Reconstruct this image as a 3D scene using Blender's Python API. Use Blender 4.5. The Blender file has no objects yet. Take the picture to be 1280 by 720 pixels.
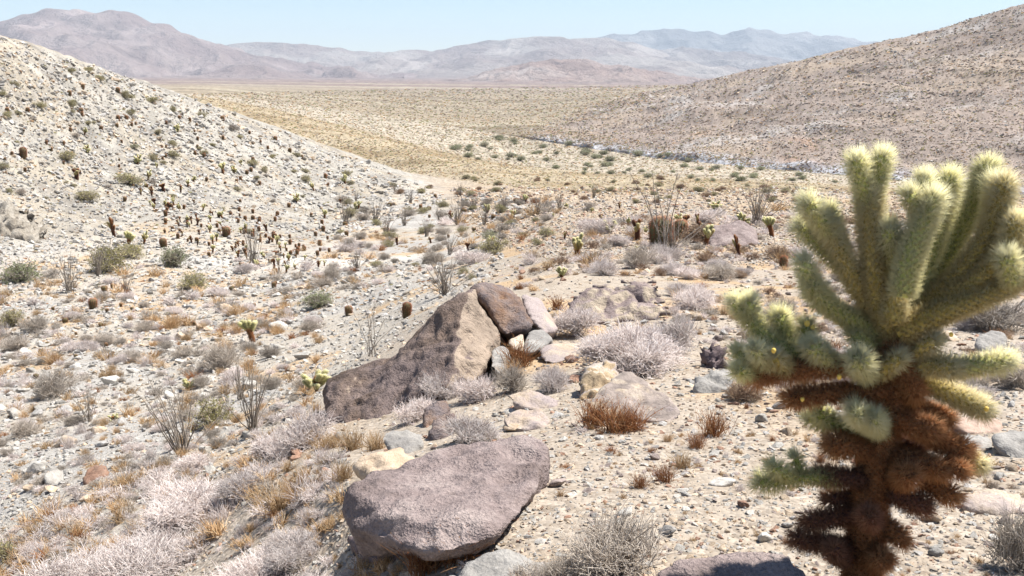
import bpy, bmesh, math, random
import numpy as np
from mathutils import Vector, Matrix
R = math.radians
C = bpy.context.scene.collection
SC = bpy.context.scene
# ------------------------------------------------------------------ camera, sky, sun, exposure
F_PX, PITCH = 1244.0, R(12.5)
cam = bpy.data.cameras.new("camera"); camo = bpy.data.objects.new("camera", cam); C.objects.link(camo)
cam.sensor_width = 36.0; cam.lens = 36.0 * F_PX / 1280.0
cam.clip_start = 0.05; cam.clip_end = 60000
camo.location = (0, 0, 0); camo.rotation_euler = (R(90) - PITCH, 0, 0)
cam.dof.use_dof = True; cam.dof.focus_distance = 6.5; cam.dof.aperture_fstop = 13.0
SC.camera = camo
SUN_EL, SUN_AZ = R(60), R(72)           # azimuth clockwise from +Y (view direction) towards +X
w = bpy.data.worlds.new("World"); SC.world = w; w.use_nodes = True
nt = w.node_tree; nt.nodes.clear()
sky = nt.nodes.new("ShaderNodeTexSky"); sky.sky_type = 'NISHITA'; sky.sun_disc = False
sky.sun_elevation = SUN_EL; sky.sun_rotation = SUN_AZ; sky.altitude = 1500; sky.air_density = 1.0; sky.dust_density = 0.0; sky.ozone_density = 2.0
bg = nt.nodes.new("ShaderNodeBackground"); bg.inputs[1].default_value = 0.066
ow = nt.nodes.new("ShaderNodeOutputWorld"); nt.links.new(sky.outputs[0], bg.inputs[0]); nt.links.new(bg.outputs[0], ow.inputs[0])
sl = bpy.data.lights.new("sun", 'SUN'); sl.energy = 4.6; sl.angle = R(0.53); sl.color = (1.0, 0.96, 0.90)
so = bpy.data.objects.new("sun", sl); C.objects.link(so)
sd = Vector((math.sin(SUN_AZ) * math.cos(SUN_EL), math.cos(SUN_AZ) * math.cos(SUN_EL), math.sin(SUN_EL)))
so.rotation_euler = sd.to_track_quat('Z', 'Y').to_euler(); so.location = (0, 0, 30)
SC.view_settings.view_transform = 'Standard'; SC.view_settings.look = 'None'
SC.view_settings.exposure = 1.15; SC.view_settings.gamma = 1.0
SC.cycles.max_bounces = 5; SC.cycles.diffuse_bounces = 3; SC.cycles.transparent_max_bounces = 4; SC.cycles.volume_bounces = 0
SC.cycles.transmission_bounces = 3; SC.cycles.glossy_bounces = 2

# ------------------------------------------------------------------ projection
sp, cp = math.sin(PITCH), math.cos(PITCH)
def tpx(px, py):
    """pixel -> (X/Y, Z/Y) of its ray"""
    u = (np.asarray(px, float) - 640) / F_PX; v = (360 - np.asarray(py, float)) / F_PX
    Yf = cp + v * sp
    return u / Yf, (-sp + v * cp) / Yf
def P(px, py, Y):
    t, e = tpx(px, py); return Vector((float(t) * Y, Y, float(e) * Y))
def proj(x, y, z):
    zc = y * cp - z * sp; yc = y * sp + z * cp
    return 640 + F_PX * x / zc, 360 - F_PX * yc / zc

# ------------------------------------------------------------------ noise
def _h(ix, iy, iz, s):
    n = (ix.astype(np.int64) * 374761393 + iy.astype(np.int64) * 668265263 + iz.astype(np.int64) * 2147483647 + s * 1274126177) & 0xffffffff
    n = ((n ^ (n >> 13)) * 1274126177) & 0xffffffff
    n = n ^ (n >> 16)
    return (n & 0xffff).astype(np.float64) / 65535.0
def vn2(x, y, s=0):
    x0 = np.floor(x); y0 = np.floor(y); fx = x - x0; fy = y - y0
    fx = fx * fx * (3 - 2 * fx); fy = fy * fy * (3 - 2 * fy); z = np.zeros_like(x0)
    a = _h(x0, y0, z, s); b = _h(x0 + 1, y0, z, s); c = _h(x0, y0 + 1, z, s); d = _h(x0 + 1, y0 + 1, z, s)
    return (a + (b - a) * fx) * (1 - fy) + (c + (d - c) * fx) * fy
def fbm2(x, y, o=4, s=0):
    r = 0; a = 0.5; n = 0
    for i in range(o):
        r = r + a * (vn2(x, y, s + i) * 2 - 1); n += a; a *= 0.5; x = x * 2.03 + 7.1; y = y * 2.03 + 3.7
    return r / n
def rid2(x, y, o=4, s=0):
    r = 0; a = 0.5; n = 0
    for i in range(o):
        r = r + a * (1 - np.abs(vn2(x, y, s + i) * 2 - 1)); n += a; a *= 0.5; x = x * 2.07 + 5.3; y = y * 2.07 + 9.1
    return r / n
def vn3(p, s=0):
    i = np.floor(p); f = p - i; f = f * f * (3 - 2 * f); r = 0
    for dx in (0, 1):
        for dy in (0, 1):
            for dz in (0, 1):
                wgt = (f[:, 0] if dx else 1 - f[:, 0]) * (f[:, 1] if dy else 1 - f[:, 1]) * (f[:, 2] if dz else 1 - f[:, 2])
                r = r + wgt * _h(i[:, 0] + dx, i[:, 1] + dy, i[:, 2] + dz, s)
    return r
def fbm3(p, o=3, s=0):
    r = 0; a = 0.5; n = 0
    for k in range(o):
        r = r + a * (vn3(p, s + k) * 2 - 1); n += a; a *= .5; p = p * 2.1 + 3.3
    return r / n

# ------------------------------------------------------------------ ground: a loft through curves, each a list of (pixel x, pixel y, forward metres)
CURVES = [
 [(-400,1500,1.0),(640,1500,1.0),(1700,1500,1.0)],
 [(-300,800,9),(0,745,6.4),(200,745,4.7),(330,740,4.1),(420,738,3.7),(520,728,3.15),(640,722,2.9),(800,720,2.8),(1065,735,2.62),(1280,725,2.7),(1600,700,2.9)],
 [(-300,640,16),(0,600,11),(200,600,8.2),(330,585,6.3),(420,590,5.0),(500,600,4.35),(560,600,4.15),(700,600,4.0),(900,600,3.9),(1280,600,3.8),(1600,600,3.8)],
 [(-300,540,22),(0,520,17),(200,538,12.5),(300,545,9.5),(400,530,7.7),(560,520,6.2),(750,500,5.9),(1000,500,5.7),(1280,500,5.5),(1600,500,5.5)],
 [(-300,450,30),(0,445,27),(200,460,22),(300,480,16),(400,478,12.5),(480,465,10.2),(560,450,9.2),(650,435,8.6),(780,425,8.8),(1000,425,8.8),(1280,425,8.6),(1600,425,8.6)],
 [(-300,385,38),(0,380,36),(200,390,34),(340,400,30),(450,405,23),(520,392,17.5),(600,375,14),(700,375,12.5),(800,375,12.5),(1000,372,13),(1280,372,12.5),(1600,372,12.5)],
 [(-300,335,46),(0,322,46),(180,292,58),(300,310,56),(450,330,46),(540,335,37),(620,325,29),(700,322,22),(820,322,22),(1000,322,21),(1280,330,19),(1600,330,19)],
 [(-300,180,58),(0,200,62),(180,220,76),(300,240,82),(400,262,88),(500,272,80),(580,288,62),(650,288,48),(720,282,38),(850,280,34),(950,277,37),(1280,285,34),(1600,285,34)],
 [(-500,-150,70),(-200,-40,74),(0,43,82),(60,62,88),(130,85,98),(190,105,108),(250,125,118),(360,165,140),(480,208,165),(560,232,130),(640,248,92),(740,255,66),(900,251,60),(1000,247,60),(1280,257,55),(1600,257,55)],
 [(-500,20,110),(-200,70,115),(0,100,130),(130,130,150),(250,160,172),(360,190,190),(480,214,195),(560,222,175),(640,233,130),(740,242,115),(900,243,110),(1000,240,108),(1280,250,100),(1600,250,100)],
 [(-500,130,400),(0,130,400),(130,125,380),(240,121,350),(300,133,325),(360,147,300),(480,180,240),(560,200,215),(640,216,190),(740,224,175),(900,231,158),(1000,234,150),(1280,250,140),(1600,250,140)],
 [(-500,125,600),(0,125,600),(250,119,520),(300,128,480),(360,139,420),(480,168,340),(560,190,290),(640,205,250),(740,215,220),(900,222,190),(1000,226,180),(1280,246,165),(1600,246,165)],
 [(-500,118,800),(250,115,750),(480,145,650),(600,163,560),(670,175,470),(720,183,400),(800,195,330),(900,206,275),(1050,219,230),(1280,244,185),(1600,244,185)],
 [(-500,117,810),(250,114,760),(480,144,660),(600,162,570),(660,172,476),(680,173,460),(720,178.5,404),(800,190,334),(900,201,279),(1050,214,234),(1280,240,188),(1600,237,188)],
 [(-500,108,1600),(250,108,1600),(480,120,1400),(620,140,1000),(680,150,800),(740,150,640),(800,155,520),(870,155,430),(1000,150,360),(1280,150,310),(1600,140,300)],
 [(-500,104,2600),(250,104,2600),(600,112,2200),(720,122,1600),(790,124,1100),(850,122,850),(930,110,750),(1000,103,640),(1280,85,500),(1600,70,480)],
 [(-500,100,3800),(250,100,3800),(600,106,3400),(800,109,2600),(850,108,2000),(868,105,1450),(900,97,1200),(925,90,1100),(960,84,1000),(1000,76,930),(1070,58,850),(1160,42,800),(1220,22,750),(1280,4,700),(1500,-60,600),(1700,-120,560)],
 [(-500,97,6500),(250,97,6500),(600,102,5500),(800,105,4500),(870,106,3500),(960,106,2400),(1280,95,1600),(1700,60,1300)],
 [(-500,93.5,15000),(250,93.5,15000),(800,93.5,15000),(1280,93.5,15000),(1700,93.5,15000)],
]
K = len(CURVES)
TT = np.linspace(-1.15, 1.15, 2301)
kL = np.zeros((K, len(TT))); kE = np.zeros((K, len(TT)))
for k, cv in enumerate(CURVES):
    a = np.array(cv, float); t, e = tpx(a[:, 0], a[:, 1])
    L = np.interp(TT, t, np.log(a[:, 2])); E = np.interp(TT, t, e)
    g = np.exp(-0.5 * (np.arange(-40, 41) / 14.0) ** 2); g /= g.sum()
    kL[k] = np.convolve(np.pad(L, 40, 'edge'), g, 'valid'); kE[k] = np.convolve(np.pad(E, 40, 'edge'), g, 'valid')
for k in range(1, K): kL[k] = np.maximum(kL[k], kL[k - 1] + 0.004)
# pchip slopes along each column
dL = np.diff(kL, axis=0); dE = np.diff(kE, axis=0) / dL
kM = np.zeros_like(kE); kM[0] = dE[0]; kM[-1] = dE[-1]
for k in range(1, K - 1):
    a, b = dE[k - 1], dE[k]; w1 = 2 * dL[k] + dL[k - 1]; w2 = dL[k] + 2 * dL[k - 1]
    with np.errstate(divide='ignore', invalid='ignore'):
        m = (w1 + w2) / (w1 / a + w2 / b)
    kM[k] = np.where(a * b > 0, m, 0)
def _cols(t):
    q = np.clip((t - TT[0]) / (TT[1] - TT[0]), 0, len(TT) - 1.001); i = q.astype(int); return i, q - i
def base_e(t, L):
    """e = Z/Y of the smooth ground and the curve parameter k"""
    shp = np.broadcast(t, L).shape; t = np.broadcast_to(t, shp).ravel(); L = np.broadcast_to(L, shp).ravel()
    i, f = _cols(t); out = np.zeros(len(t)); kk = np.zeros(len(t))
    lo = kL[0][i] * (1 - f) + kL[0][i + 1] * f; L = np.maximum(L, lo)
    for k in range(K - 1):
        a = kL[k][i] * (1 - f) + kL[k][i + 1] * f; b = kL[k + 1][i] * (1 - f) + kL[k + 1][i + 1] * f
        m = (L >= a) if k == K - 2 else (L >= a) & (L < b)
        if not m.any(): continue
        im, fm = i[m], f[m]; h = (b - a)[m]; u = np.clip((L[m] - a[m]) / h, 0, 1)
        g = lambda A: A[im] * (1 - fm) + A[im + 1] * fm
        y0, y1, m0, m1 = g(kE[k]), g(kE[k + 1]), g(kM[k]), g(kM[k + 1])
        out[m] = (2*u**3-3*u**2+1)*y0 + (u**3-2*u**2+u)*h*m0 + (-2*u**3+3*u**2)*y1 + (u**3-u**2)*h*m1
        kk[m] = k + u
    return out.reshape(shp), kk.reshape(shp)
def sm(a, b, x): q = np.clip((x - a) / (b - a), 0, 1); return q * q * (3 - 2 * q)
def hill_mask(px, k):   # the big stony hill on the far side of the wash
    edge = np.interp(k, [11.9, 12, 13, 14, 15, 16, 17], [640, 655, 668, 705, 770, 858, 900])
    return sm(-18, 22, px - edge) * sm(12.0, 12.15, k)
def lhill_mask(px, k):
    lo = np.interp(px, [0, 400, 520], [5.9, 6.1, 7.6])
    return sm(0, .35, k - lo) * sm(9.6, 9.0, k) * sm(560, 480, px)
def disp(x, y, k, px):
    Y = np.maximum(y, 1.0); n = 0
    near = 1 - sm(25, 60, Y)
    n = n + near * (0.045 * fbm2(x / 0.9, y / 0.9, 4, 3) + 0.10 * fbm2(x / 4.0, y / 4.0, 2, 9) * sm(3, 6, Y))
    mid = sm(20, 50, Y) * (1 - sm(250, 600, Y))
    n = n + mid * (0.30 * fbm2(x / 7, y / 7, 4, 21) + .25 * fbm2(x / 25, y / 25, 2, 26))
    lh = lhill_mask(px, k)
    n = n + lh * (0.55 * (rid2(x / 9 + y / 30, y / 14, 4, 31) - .6) + 0.22 * fbm2(x / 1.7, y / 1.7, 3, 37))
    rh = hill_mask(px, k)
    gul = rid2((x * .8 + y * .35) / 55, (y - x * .3) / 190, 4, 41) - .62
    n = n + rh * (sm(12.9, 13.6, k) * 15.0 * gul * (1 - .85 * sm(15.4, 16, k)) + 1.3 * fbm2(x / 14, y / 14, 4, 45) + .5 * fbm2(x / 4, y / 4, 2, 46))
    far = sm(350, 900, Y) * (1 - rh)
    n = n + far * 1.6 * fbm2(x / 120, y / 120, 3, 51) * sm(5000, 2500, Y)
    return n * sm(0.8, 2.2, Y)
def ground(x, y):
    x = np.asarray(x, float); y = np.asarray(y, float); Y = np.maximum(y, 1.0)
    t = np.clip(x / Y, -1.15, 1.15); e, k = base_e(t, np.log(Y)); z = e * Y
    px, _ = proj(x, Y, z); return z + disp(x, y, k, px)
def gz(x, y): return float(ground(np.array([x]), np.array([y]))[0])
# table for casting pixel rays on the ground
HT = np.linspace(-1.0, 1.0, 1001); HL = np.linspace(math.log(1.5), math.log(12000), 1300)
_T, _L = np.meshgrid(HT, HL, indexing='ij'); _e, _k = base_e(_T, _L); _Y = np.exp(_L)
_px, _ = proj(_T * _Y, _Y, _e * _Y)
HE = _e + disp(_T * _Y, _Y, _k, _px) / _Y; HK = _k
HEM = np.maximum.accumulate(HE, axis=1)
del _T, _L, _e, _Y
def hits(px, py):
    """pixels -> ground points (x, y, z, k); NaN where the ray misses"""
    px = np.atleast_1d(np.asarray(px, float)); py = np.atleast_1d(np.asarray(py, float)); t, e = tpx(px, py)
    out = np.full((len(px), 4), np.nan); ti = np.clip(np.round((t - HT[0]) / (HT[1] - HT[0])).astype(int), 0, len(HT) - 1)
    for s in range(0, len(px), 4000):
        sl_ = slice(s, s + 4000); H = HEM[ti[sl_]]; m = H >= e[sl_][:, None]; j = m.argmax(1); ok = m.any(1)
        j0 = np.maximum(j - 1, 0); r = np.arange(len(j)); a = H[r, j0]; b = H[r, j]
        f = np.where(b > a, (e[sl_] - a) / np.maximum(b - a, 1e-9), 0); L = HL[j0] + (HL[j] - HL[j0]) * np.clip(f, 0, 1)
        Y = np.exp(L); kk = HK[ti[sl_], j]; o = np.stack([t[sl_] * Y, Y, e[sl_] * Y, kk], 1); o[~ok] = np.nan; out[sl_] = o
    m = ~np.isnan(out[:, 0])
    out[m, 2] = ground(out[m, 0], out[m, 1])
    return out
def hit(px, py):
    o = hits([px], [py])[0]; return Vector((o[0], o[1], o[2]))

# ------------------------------------------------------------------ mesh helpers
def mesh(name, V, faces, mat=None, smooth=True, attrs=None, corner=None):
    """V (n,3); faces: list of (m,3|4) int arrays; attrs {name: (n,) float | (n,3) colour}"""
    me = bpy.data.meshes.new(name); V = np.asarray(V, np.float32)
    me.vertices.add(len(V)); me.vertices.foreach_set("co", V.ravel())
    faces = [f for f in faces if len(f)]
    nl = sum(f.size for f in faces); nf = sum(len(f) for f in faces)
    me.loops.add(nl); me.loops.foreach_set("vertex_index", np.concatenate([f.ravel() for f in faces]).astype(np.int32))
    tot = np.concatenate([np.full(len(f), f.shape[1]) for f in faces]).astype(np.int32)
    me.polygons.add(nf); me.polygons.foreach_set("loop_start", (np.cumsum(tot) - tot).astype(np.int32))
    me.polygons.foreach_set("use_smooth", np.full(nf, smooth))
    for n, a in (attrs or {}).items():
        a = np.asarray(a, np.float32)
        if a.ndim == 1:
            at = me.attributes.new(n, 'FLOAT', 'POINT'); at.data.foreach_set("value", a)
        else:
            at = me.attributes.new(n, 'FLOAT_COLOR', 'POINT'); at.data.foreach_set("color", np.concatenate([a, np.ones((len(a), 1), np.float32)], 1).ravel())
    me.update(calc_edges=True); me.validate()
    if mat is not None: me.materials.append(mat)
    return me
def obj(name, me, parent=None, loc=None, **kw):
    o = bpy.data.objects.new(name, me); C.objects.link(o)
    if parent is not None: o.parent = parent
    if loc is not None: o.location = loc
    for k_, v in kw.items(): o[k_] = v
    return o
class SB:   # strand builder: tubes with 3+ sides, many at once
    def __init__(s): s.V = []; s.F3 = []; s.F4 = []; s.T = []; s.n = 0
    def strands(s, pts, rad, sides=3, tint=None):
        """pts (N,K,3), rad (N,K)"""
        pts = np.asarray(pts, float); N, K_, _ = pts.shape; rad = np.broadcast_to(rad, (N, K_))
        d = pts[:, -1] - pts[:, 0]; d /= np.linalg.norm(d, axis=1, keepdims=True) + 1e-9
        up = np.where(np.abs(d[:, 2:3]) > .8, [[1., 0, 0]], [[0, 0, 1.]]); a = np.cross(d, up); a /= np.linalg.norm(a, axis=1, keepdims=True); b = np.cross(d, a)
        ang = np.linspace(0, 2 * np.pi, sides, endpoint=False)
        ring = a[:, None, None, :] * np.cos(ang)[None, None, :, None] + b[:, None, None, :] * np.sin(ang)[None, None, :, None]
        V = pts[:, :, None, :] + ring * rad[:, :, None, None]
        V = V.reshape(-1, 3); base = s.n + np.arange(N)[:, None, None] * K_ * sides + np.arange(K_ - 1)[None, :, None] * sides
        j = np.arange(sides)[None, None, :]; j2 = (j + 1) % sides
        s.F4.append(np.stack([base + j, base + j2, base + sides + j2, base + sides + j], -1).reshape(-1, 4))
        t = np.random.RandomState(s.n % 9999).rand(N) if tint is None else np.broadcast_to(tint, (N,))
        s.T.append(np.repeat(t, K_ * sides)); s.V.append(V); s.n += len(V)
    def spikes(s, a, b, wd, tint=None):
        """thin three-sided needles from a to b"""
        N = len(a); d = b - a; L = np.linalg.norm(d, axis=1, keepdims=True) + 1e-9; d = d / L
        up = np.where(np.abs(d[:, 2:3]) > .8, [[1., 0, 0]], [[0, 0, 1.]]); p = np.cross(d, up); p /= np.linalg.norm(p, axis=1, keepdims=True); q = np.cross(d, p)
        wd = np.broadcast_to(wd, (N,))[:, None]
        V = np.stack([a + p * wd, a - .5 * p * wd + .87 * q * wd, a - .5 * p * wd - .87 * q * wd, b], 1).reshape(-1, 3)
        i = s.n + np.arange(N) * 4
        s.F3.append(np.concatenate([np.stack([i, i + 1, i + 3], 1), np.stack([i + 1, i + 2, i + 3], 1), np.stack([i + 2, i, i + 3], 1)]))
        t = np.random.RandomState(s.n % 9999).rand(N) if tint is None else np.broadcast_to(tint, (N,))
        s.T.append(np.repeat(t, 4)); s.V.append(V); s.n += len(V)
    def leaves(s, c, size, rs, tint=None):
        N = len(c); u = rs.normal(size=(N, 3)); u /= np.linalg.norm(u, axis=1, keepdims=True); v = np.cross(u, rs.normal(size=(N, 3))); v /= np.linalg.norm(v, axis=1, keepdims=True)
        size = np.broadcast_to(size, (N,))[:, None]
        V = np.stack([c - u * size, c + v * size * .45, c + u * size, c - v * size * .45], 1).reshape(-1, 3); i = s.n + np.arange(N)[:, None] * 4
        s.F4.append(i + np.arange(4)[None, :]); t = rs.rand(N) if tint is None else np.broadcast_to(tint, (N,))
        s.T.append(np.repeat(t, 4)); s.V.append(V); s.n += len(V)
    def mesh(s, name, mat, smooth=True):
        return mesh(name, np.concatenate(s.V), s.F3 + s.F4, mat, smooth, {"tint": np.concatenate(s.T)})

# ------------------------------------------------------------------ materials
class N:
    def __init__(s, name):
        s.m = bpy.data.materials.new(name); s.m.use_nodes = True; s.t = s.m.node_tree; s.b = s.t.nodes["Principled BSDF"]; s.out = s.t.nodes["Material Output"]
        s.b.inputs["Roughness"].default_value = 0.85; s.b.inputs["Specular IOR Level"].default_value = 0.25
    def n(s, typ, **kw):
        o = s.t.nodes.new(typ)
        for k_, v in kw.items():
            if k_.startswith("i_"): o.inputs[int(k_[2:]) if k_[2:].isdigit() else k_[2:].replace("_", " ")].default_value = v
            else: setattr(o, k_, v)
        return o
    def l(s, a, b): s.t.links.new(a, b)
    def ramp(s, fac, stops):
        r = s.n("ShaderNodeValToRGB"); el = r.color_ramp.elements
        while len(el) < len(stops): el.new(0.5)
        for e_, (p_, c_) in zip(el, stops): e_.position = p_; e_.color = (*c_, 1)
        s.l(fac, r.inputs[0]); return r.outputs[0]
    def noise(s, vec, scale, detail=3, rough=.6):
        o = s.n("ShaderNodeTexNoise"); o.inputs["Scale"].default_value = scale; o.inputs["Detail"].default_value = detail; o.inputs["Roughness"].default_value = rough
        s.l(vec, o.inputs["Vector"]); return o.outputs["Fac"]
    def mix(s, f, a, b, mode='MIX'):
        o = s.n("ShaderNodeMix", data_type='RGBA', blend_type=mode)
        for sock, val in ((o.inputs[0], f), (o.inputs[6], a), (o.inputs[7], b)):
            if isinstance(val, (int, float)): sock.default_value = val
            elif isinstance(val, tuple): sock.default_value = (*val, 1)
            else: s.l(val, sock)
        return o.outputs[2]
    def math(s, op, a, b=0.0, c=None):
        o = s.n("ShaderNodeMath", operation=op)
        for i, val in enumerate((a, b) if c is None else (a, b, c)):
            if isinstance(val, (int, float)): o.inputs[i].default_value = val
            else: s.l(val, o.inputs[i])
        return o.outputs[0]
    def bump(s, h, st, dist, prev=None):
        o = s.n("ShaderNodeBump"); o.inputs["Strength"].default_value = st; o.inputs["Distance"].default_value = dist; s.l(h, o.inputs["Height"])
        if prev is not None: s.l(prev, o.inputs["Normal"])
        return o.outputs[0]
    def attr(s, name, typ='GEOMETRY'):
        o = s.n("ShaderNodeAttribute", attribute_name=name, attribute_type=typ); return o

def mat_ground():
    M = N("desert_ground"); col = M.attr("col").outputs["Color"]; pos = M.n("ShaderNodeNewGeometry").outputs["Position"]
    n1 = M.noise(pos, 2.2, 5, .7); n2 = M.noise(pos, 26, 3, .7)
    v = M.n("ShaderNodeTexVoronoi"); v.inputs["Scale"].default_value = 42; M.l(pos, v.inputs["Vector"])
    v2 = M.n("ShaderNodeTexVoronoi"); v2.inputs["Scale"].default_value = 13; M.l(pos, v2.inputs["Vector"])
    c = M.mix(.75, col, M.ramp(n1, [(.3, (.82, .76, .68)), (.5, (1, 1, 1)), (.72, (1.12, 1.1, 1.06))]), 'MULTIPLY')
    sp_ = M.n("ShaderNodeSeparateColor"); M.l(v.outputs["Color"], sp_.inputs[0])
    c = M.mix(.8, c, M.ramp(sp_.outputs[0], [(0, (.62, .58, .55)), (.35, (.95, .93, .9)), (.7, (1.05, 1.03, 1.0)), (1, (1.3, 1.3, 1.3))]), 'MULTIPLY')
    M.l(c, M.b.inputs["Base Color"])
    h = M.math('ADD', M.math('MULTIPLY', v.outputs["Distance"], -.5), M.math('MULTIPLY', v2.outputs["Distance"], -1.2)); h = M.math('ADD', h, M.math('MULTIPLY', n2, .5))
    M.l(M.bump(h, .55, .02), M.b.inputs["Normal"]); M.b.inputs["Roughness"].default_value = .95; M.b.inputs["Specular IOR Level"].default_value = .1
    return M.m
def mat_rock(name, c1, c2, c3, scale=6.0, speck=.35, bump=.5, varn=.3, crust=None, dist=.02):
    """mottled rock: three colours, grains, per-object brightness; crust = (colour, amount) of desert varnish patches"""
    M = N(name); tc = M.n("ShaderNodeTexCoord").outputs["Object"]; oi = M.n("ShaderNodeObjectInfo")
    off = M.n("ShaderNodeVectorMath", operation='ADD'); M.l(tc, off.inputs[0]); cb = M.n("ShaderNodeCombineXYZ"); M.l(M.math('MULTIPLY', oi.outputs["Random"], 57.), cb.inputs[0]); M.l(cb.outputs[0], off.inputs[1]); v = off.outputs[0]
    n1 = M.noise(v, scale, 6, .65); c = M.ramp(n1, [(.32, c1), (.5, c2), (.68, c3)])
    if crust:
        n3 = M.noise(v, scale * .45, 7, .7); c = M.mix(M.ramp(n3, [(.5 - crust[1] * .3, (0, 0, 0)), (.56, (1, 1, 1))]), c, crust[0])
    n2 = M.noise(v, scale * 22, 2, .8); c = M.mix(speck, c, M.ramp(n2, [(.3, (.35, .35, .37)), (.48, (1, 1, 1)), (.55, (1, 1, 1)), (.72, (1.6, 1.6, 1.6))]), 'MULTIPLY')
    r = M.math('ADD', M.math('MULTIPLY', oi.outputs["Random"], varn * 2), 1 - varn); rc = M.n("ShaderNodeCombineColor")
    for i in range(3): M.l(r, rc.inputs[i])
    c = M.mix(1.0, c, rc.outputs[0], 'MULTIPLY'); M.l(c, M.b.inputs["Base Color"])
    h = M.math('ADD', M.math('MULTIPLY', n1, 1.5), M.math('MULTIPLY', n2, .25)); h = M.math('ADD', h, M.math('MULTIPLY', M.noise(v, scale * 4, 5, .75), .9))
    M.l(M.bump(h, bump, dist), M.b.inputs["Normal"]); M.b.inputs["Roughness"].default_value = .9
    return M.m
def mat_plant(name, stops, transl=.25, rnd=.25, rough=.8):
    """strand colour by its tint attribute, some light through it"""
    M = N(name); c = M.ramp(M.attr("tint").outputs["Fac"], stops); oi = M.n("ShaderNodeObjectInfo")
    r = M.math('ADD', M.math('MULTIPLY', oi.outputs["Random"], rnd * 2), 1 - rnd); rc = M.n("ShaderNodeCombineColor")
    for i in range(3): M.l(r, rc.inputs[i])
    c = M.mix(1.0, c, rc.outputs[0], 'MULTIPLY'); M.l(c, M.b.inputs["Base Color"]); M.b.inputs["Roughness"].default_value = rough
    if transl:
        tr = M.n("ShaderNodeBsdfTranslucent"); M.l(c, tr.inputs[0]); mx = M.n("ShaderNodeMixShader"); mx.inputs[0].default_value = transl
        M.l(M.b.outputs[0], mx.inputs[1]); M.l(tr.outputs[0], mx.inputs[2]); M.l(mx.outputs[0], M.out.inputs[0])
    return M.m
G = mat_ground()
ROCKS = {
 'pale': mat_rock("pale_granite", (.29, .265, .235), (.40, .375, .335), (.50, .475, .43), 5, .35, .5),
 'grey': mat_rock("grey_stone", (.25, .235, .215), (.36, .34, .315), (.48, .46, .43), 5, .4, .5),
 'tan': mat_rock("tan_stone", (.34, .25, .17), (.46, .36, .26), (.56, .47, .37), 5, .35, .5),
 'purple': mat_rock("purple_stone", (.16, .125, .11), (.24, .195, .175), (.36, .30, .27), 5, .35, .5),
 'rust': mat_rock("rusty_stone", (.22, .12, .08), (.33, .20, .14), (.45, .31, .23), 5, .3, .5),
}
TW_WHITE = mat_plant("bleached_twigs", [(0, (.40, .31, .28)), (.3, (.70, .61, .57)), (.6, (.86, .79, .75)), (1, (.93, .88, .85))], .45, .15)
TW_GREY = mat_plant("grey_twigs", [(0, (.24, .20, .16)), (.4, (.46, .40, .34)), (1, (.66, .60, .53))], .35, .2)
TW_BROWN = mat_plant("brown_twigs", [(0, (.12, .07, .05)), (.5, (.28, .18, .12)), (1, (.45, .34, .25))], .2, .2)
RUST = mat_plant("rusty_dry_flowers", [(0, (.20, .07, .03)), (.5, (.38, .17, .07)), (1, (.55, .33, .16))], .35, .2)
STRAW = mat_plant("straw_grass", [(0, (.42, .26, .13)), (.5, (.62, .43, .24)), (1, (.78, .64, .44))], .4, .2)
OLIVE = mat_plant("olive_leaves", [(0, (.20, .18, .07)), (.5, (.35, .32, .14)), (1, (.52, .47, .25))], .35, .2)
GREEN = mat_plant("grey_green_leaves", [(0, (.16, .19, .09)), (.5, (.28, .31, .16)), (1, (.44, .45, .28))], .35, .2)
OCO = mat_plant("ocotillo_stems", [(0, (.12, .10, .08)), (.5, (.22, .185, .15)), (1, (.38, .33, .28))], .05, .15)

# ------------------------------------------------------------------ ground mesh
def build_ground():
    rows = []; counts = [26, 55, 46, 42, 40, 40, 64, 90, 10, 26, 16, 26, 10, 40, 34, 24, 8, 6]
    for k, c in enumerate(counts): rows += [k + i / c for i in range(c)]
    rows.append(K - 1.0); rows = np.array(rows)
    cols = np.concatenate([[-14, -5, -2.2, -1.5], np.linspace(-1.14, -.62, 50, endpoint=False), np.linspace(-.62, .62, 800, endpoint=False), np.linspace(.62, 1.14, 51), [1.5, 2.2, 5, 14]])
    i, f = _cols(cols); kk = np.minimum(rows.astype(int), K - 2); fr = (rows - kk)[:, None]
    Lk = kL[:, i] * (1 - f) + kL[:, i + 1] * f; L = Lk[kk] * (1 - fr) + Lk[kk + 1] * fr; L[0] = 0
    T = np.broadcast_to(cols, L.shape); e, k_ = base_e(T, L); Y = np.exp(L); X = np.clip(T * Y, -21000, 21000); Z = e * Y; PX, PY = proj(X, Y, Z)
    Z = Z + disp(X, Y, k_, PX)
    # rows behind the camera
    add = [(-60, 60.), (-20, 22.), (-6, 8.), (-1.5, 3.), (0.0, 1.6)]
    bx_ = []; zb = float(e[0].mean())
    for (yy, half) in add:
        xs = cols / 1.14 * half; bx_.append(np.stack([xs, np.full_like(xs, yy), np.full_like(xs, zb) + .02 * yy], 1))
    V = np.concatenate([np.stack(bx_), np.stack([X, Y, Z], -1)], 0); nr, nc = V.shape[:2]
    Xf, Yf = V[..., 0], V[..., 1]; kf = np.concatenate([np.zeros((5, nc)), k_]); pxf = np.concatenate([np.broadcast_to(PX[0], (5, nc)), PX])
    col = ground_color(Xf, Yf, kf, pxf, V[..., 2])
    idx = np.arange(nr * nc).reshape(nr, nc); F = np.stack([idx[:-1, :-1], idx[:-1, 1:], idx[1:, 1:], idx[1:, :-1]], -1).reshape(-1, 4)
    me = mesh("ground", V.reshape(-1, 3), [F], G, True, {"col": col.reshape(-1, 3)}); obj("ground", me, kind="structure")
def lerp(a, b, m): return a * (1 - m[..., None]) + np.array(b) * m[..., None]
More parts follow.
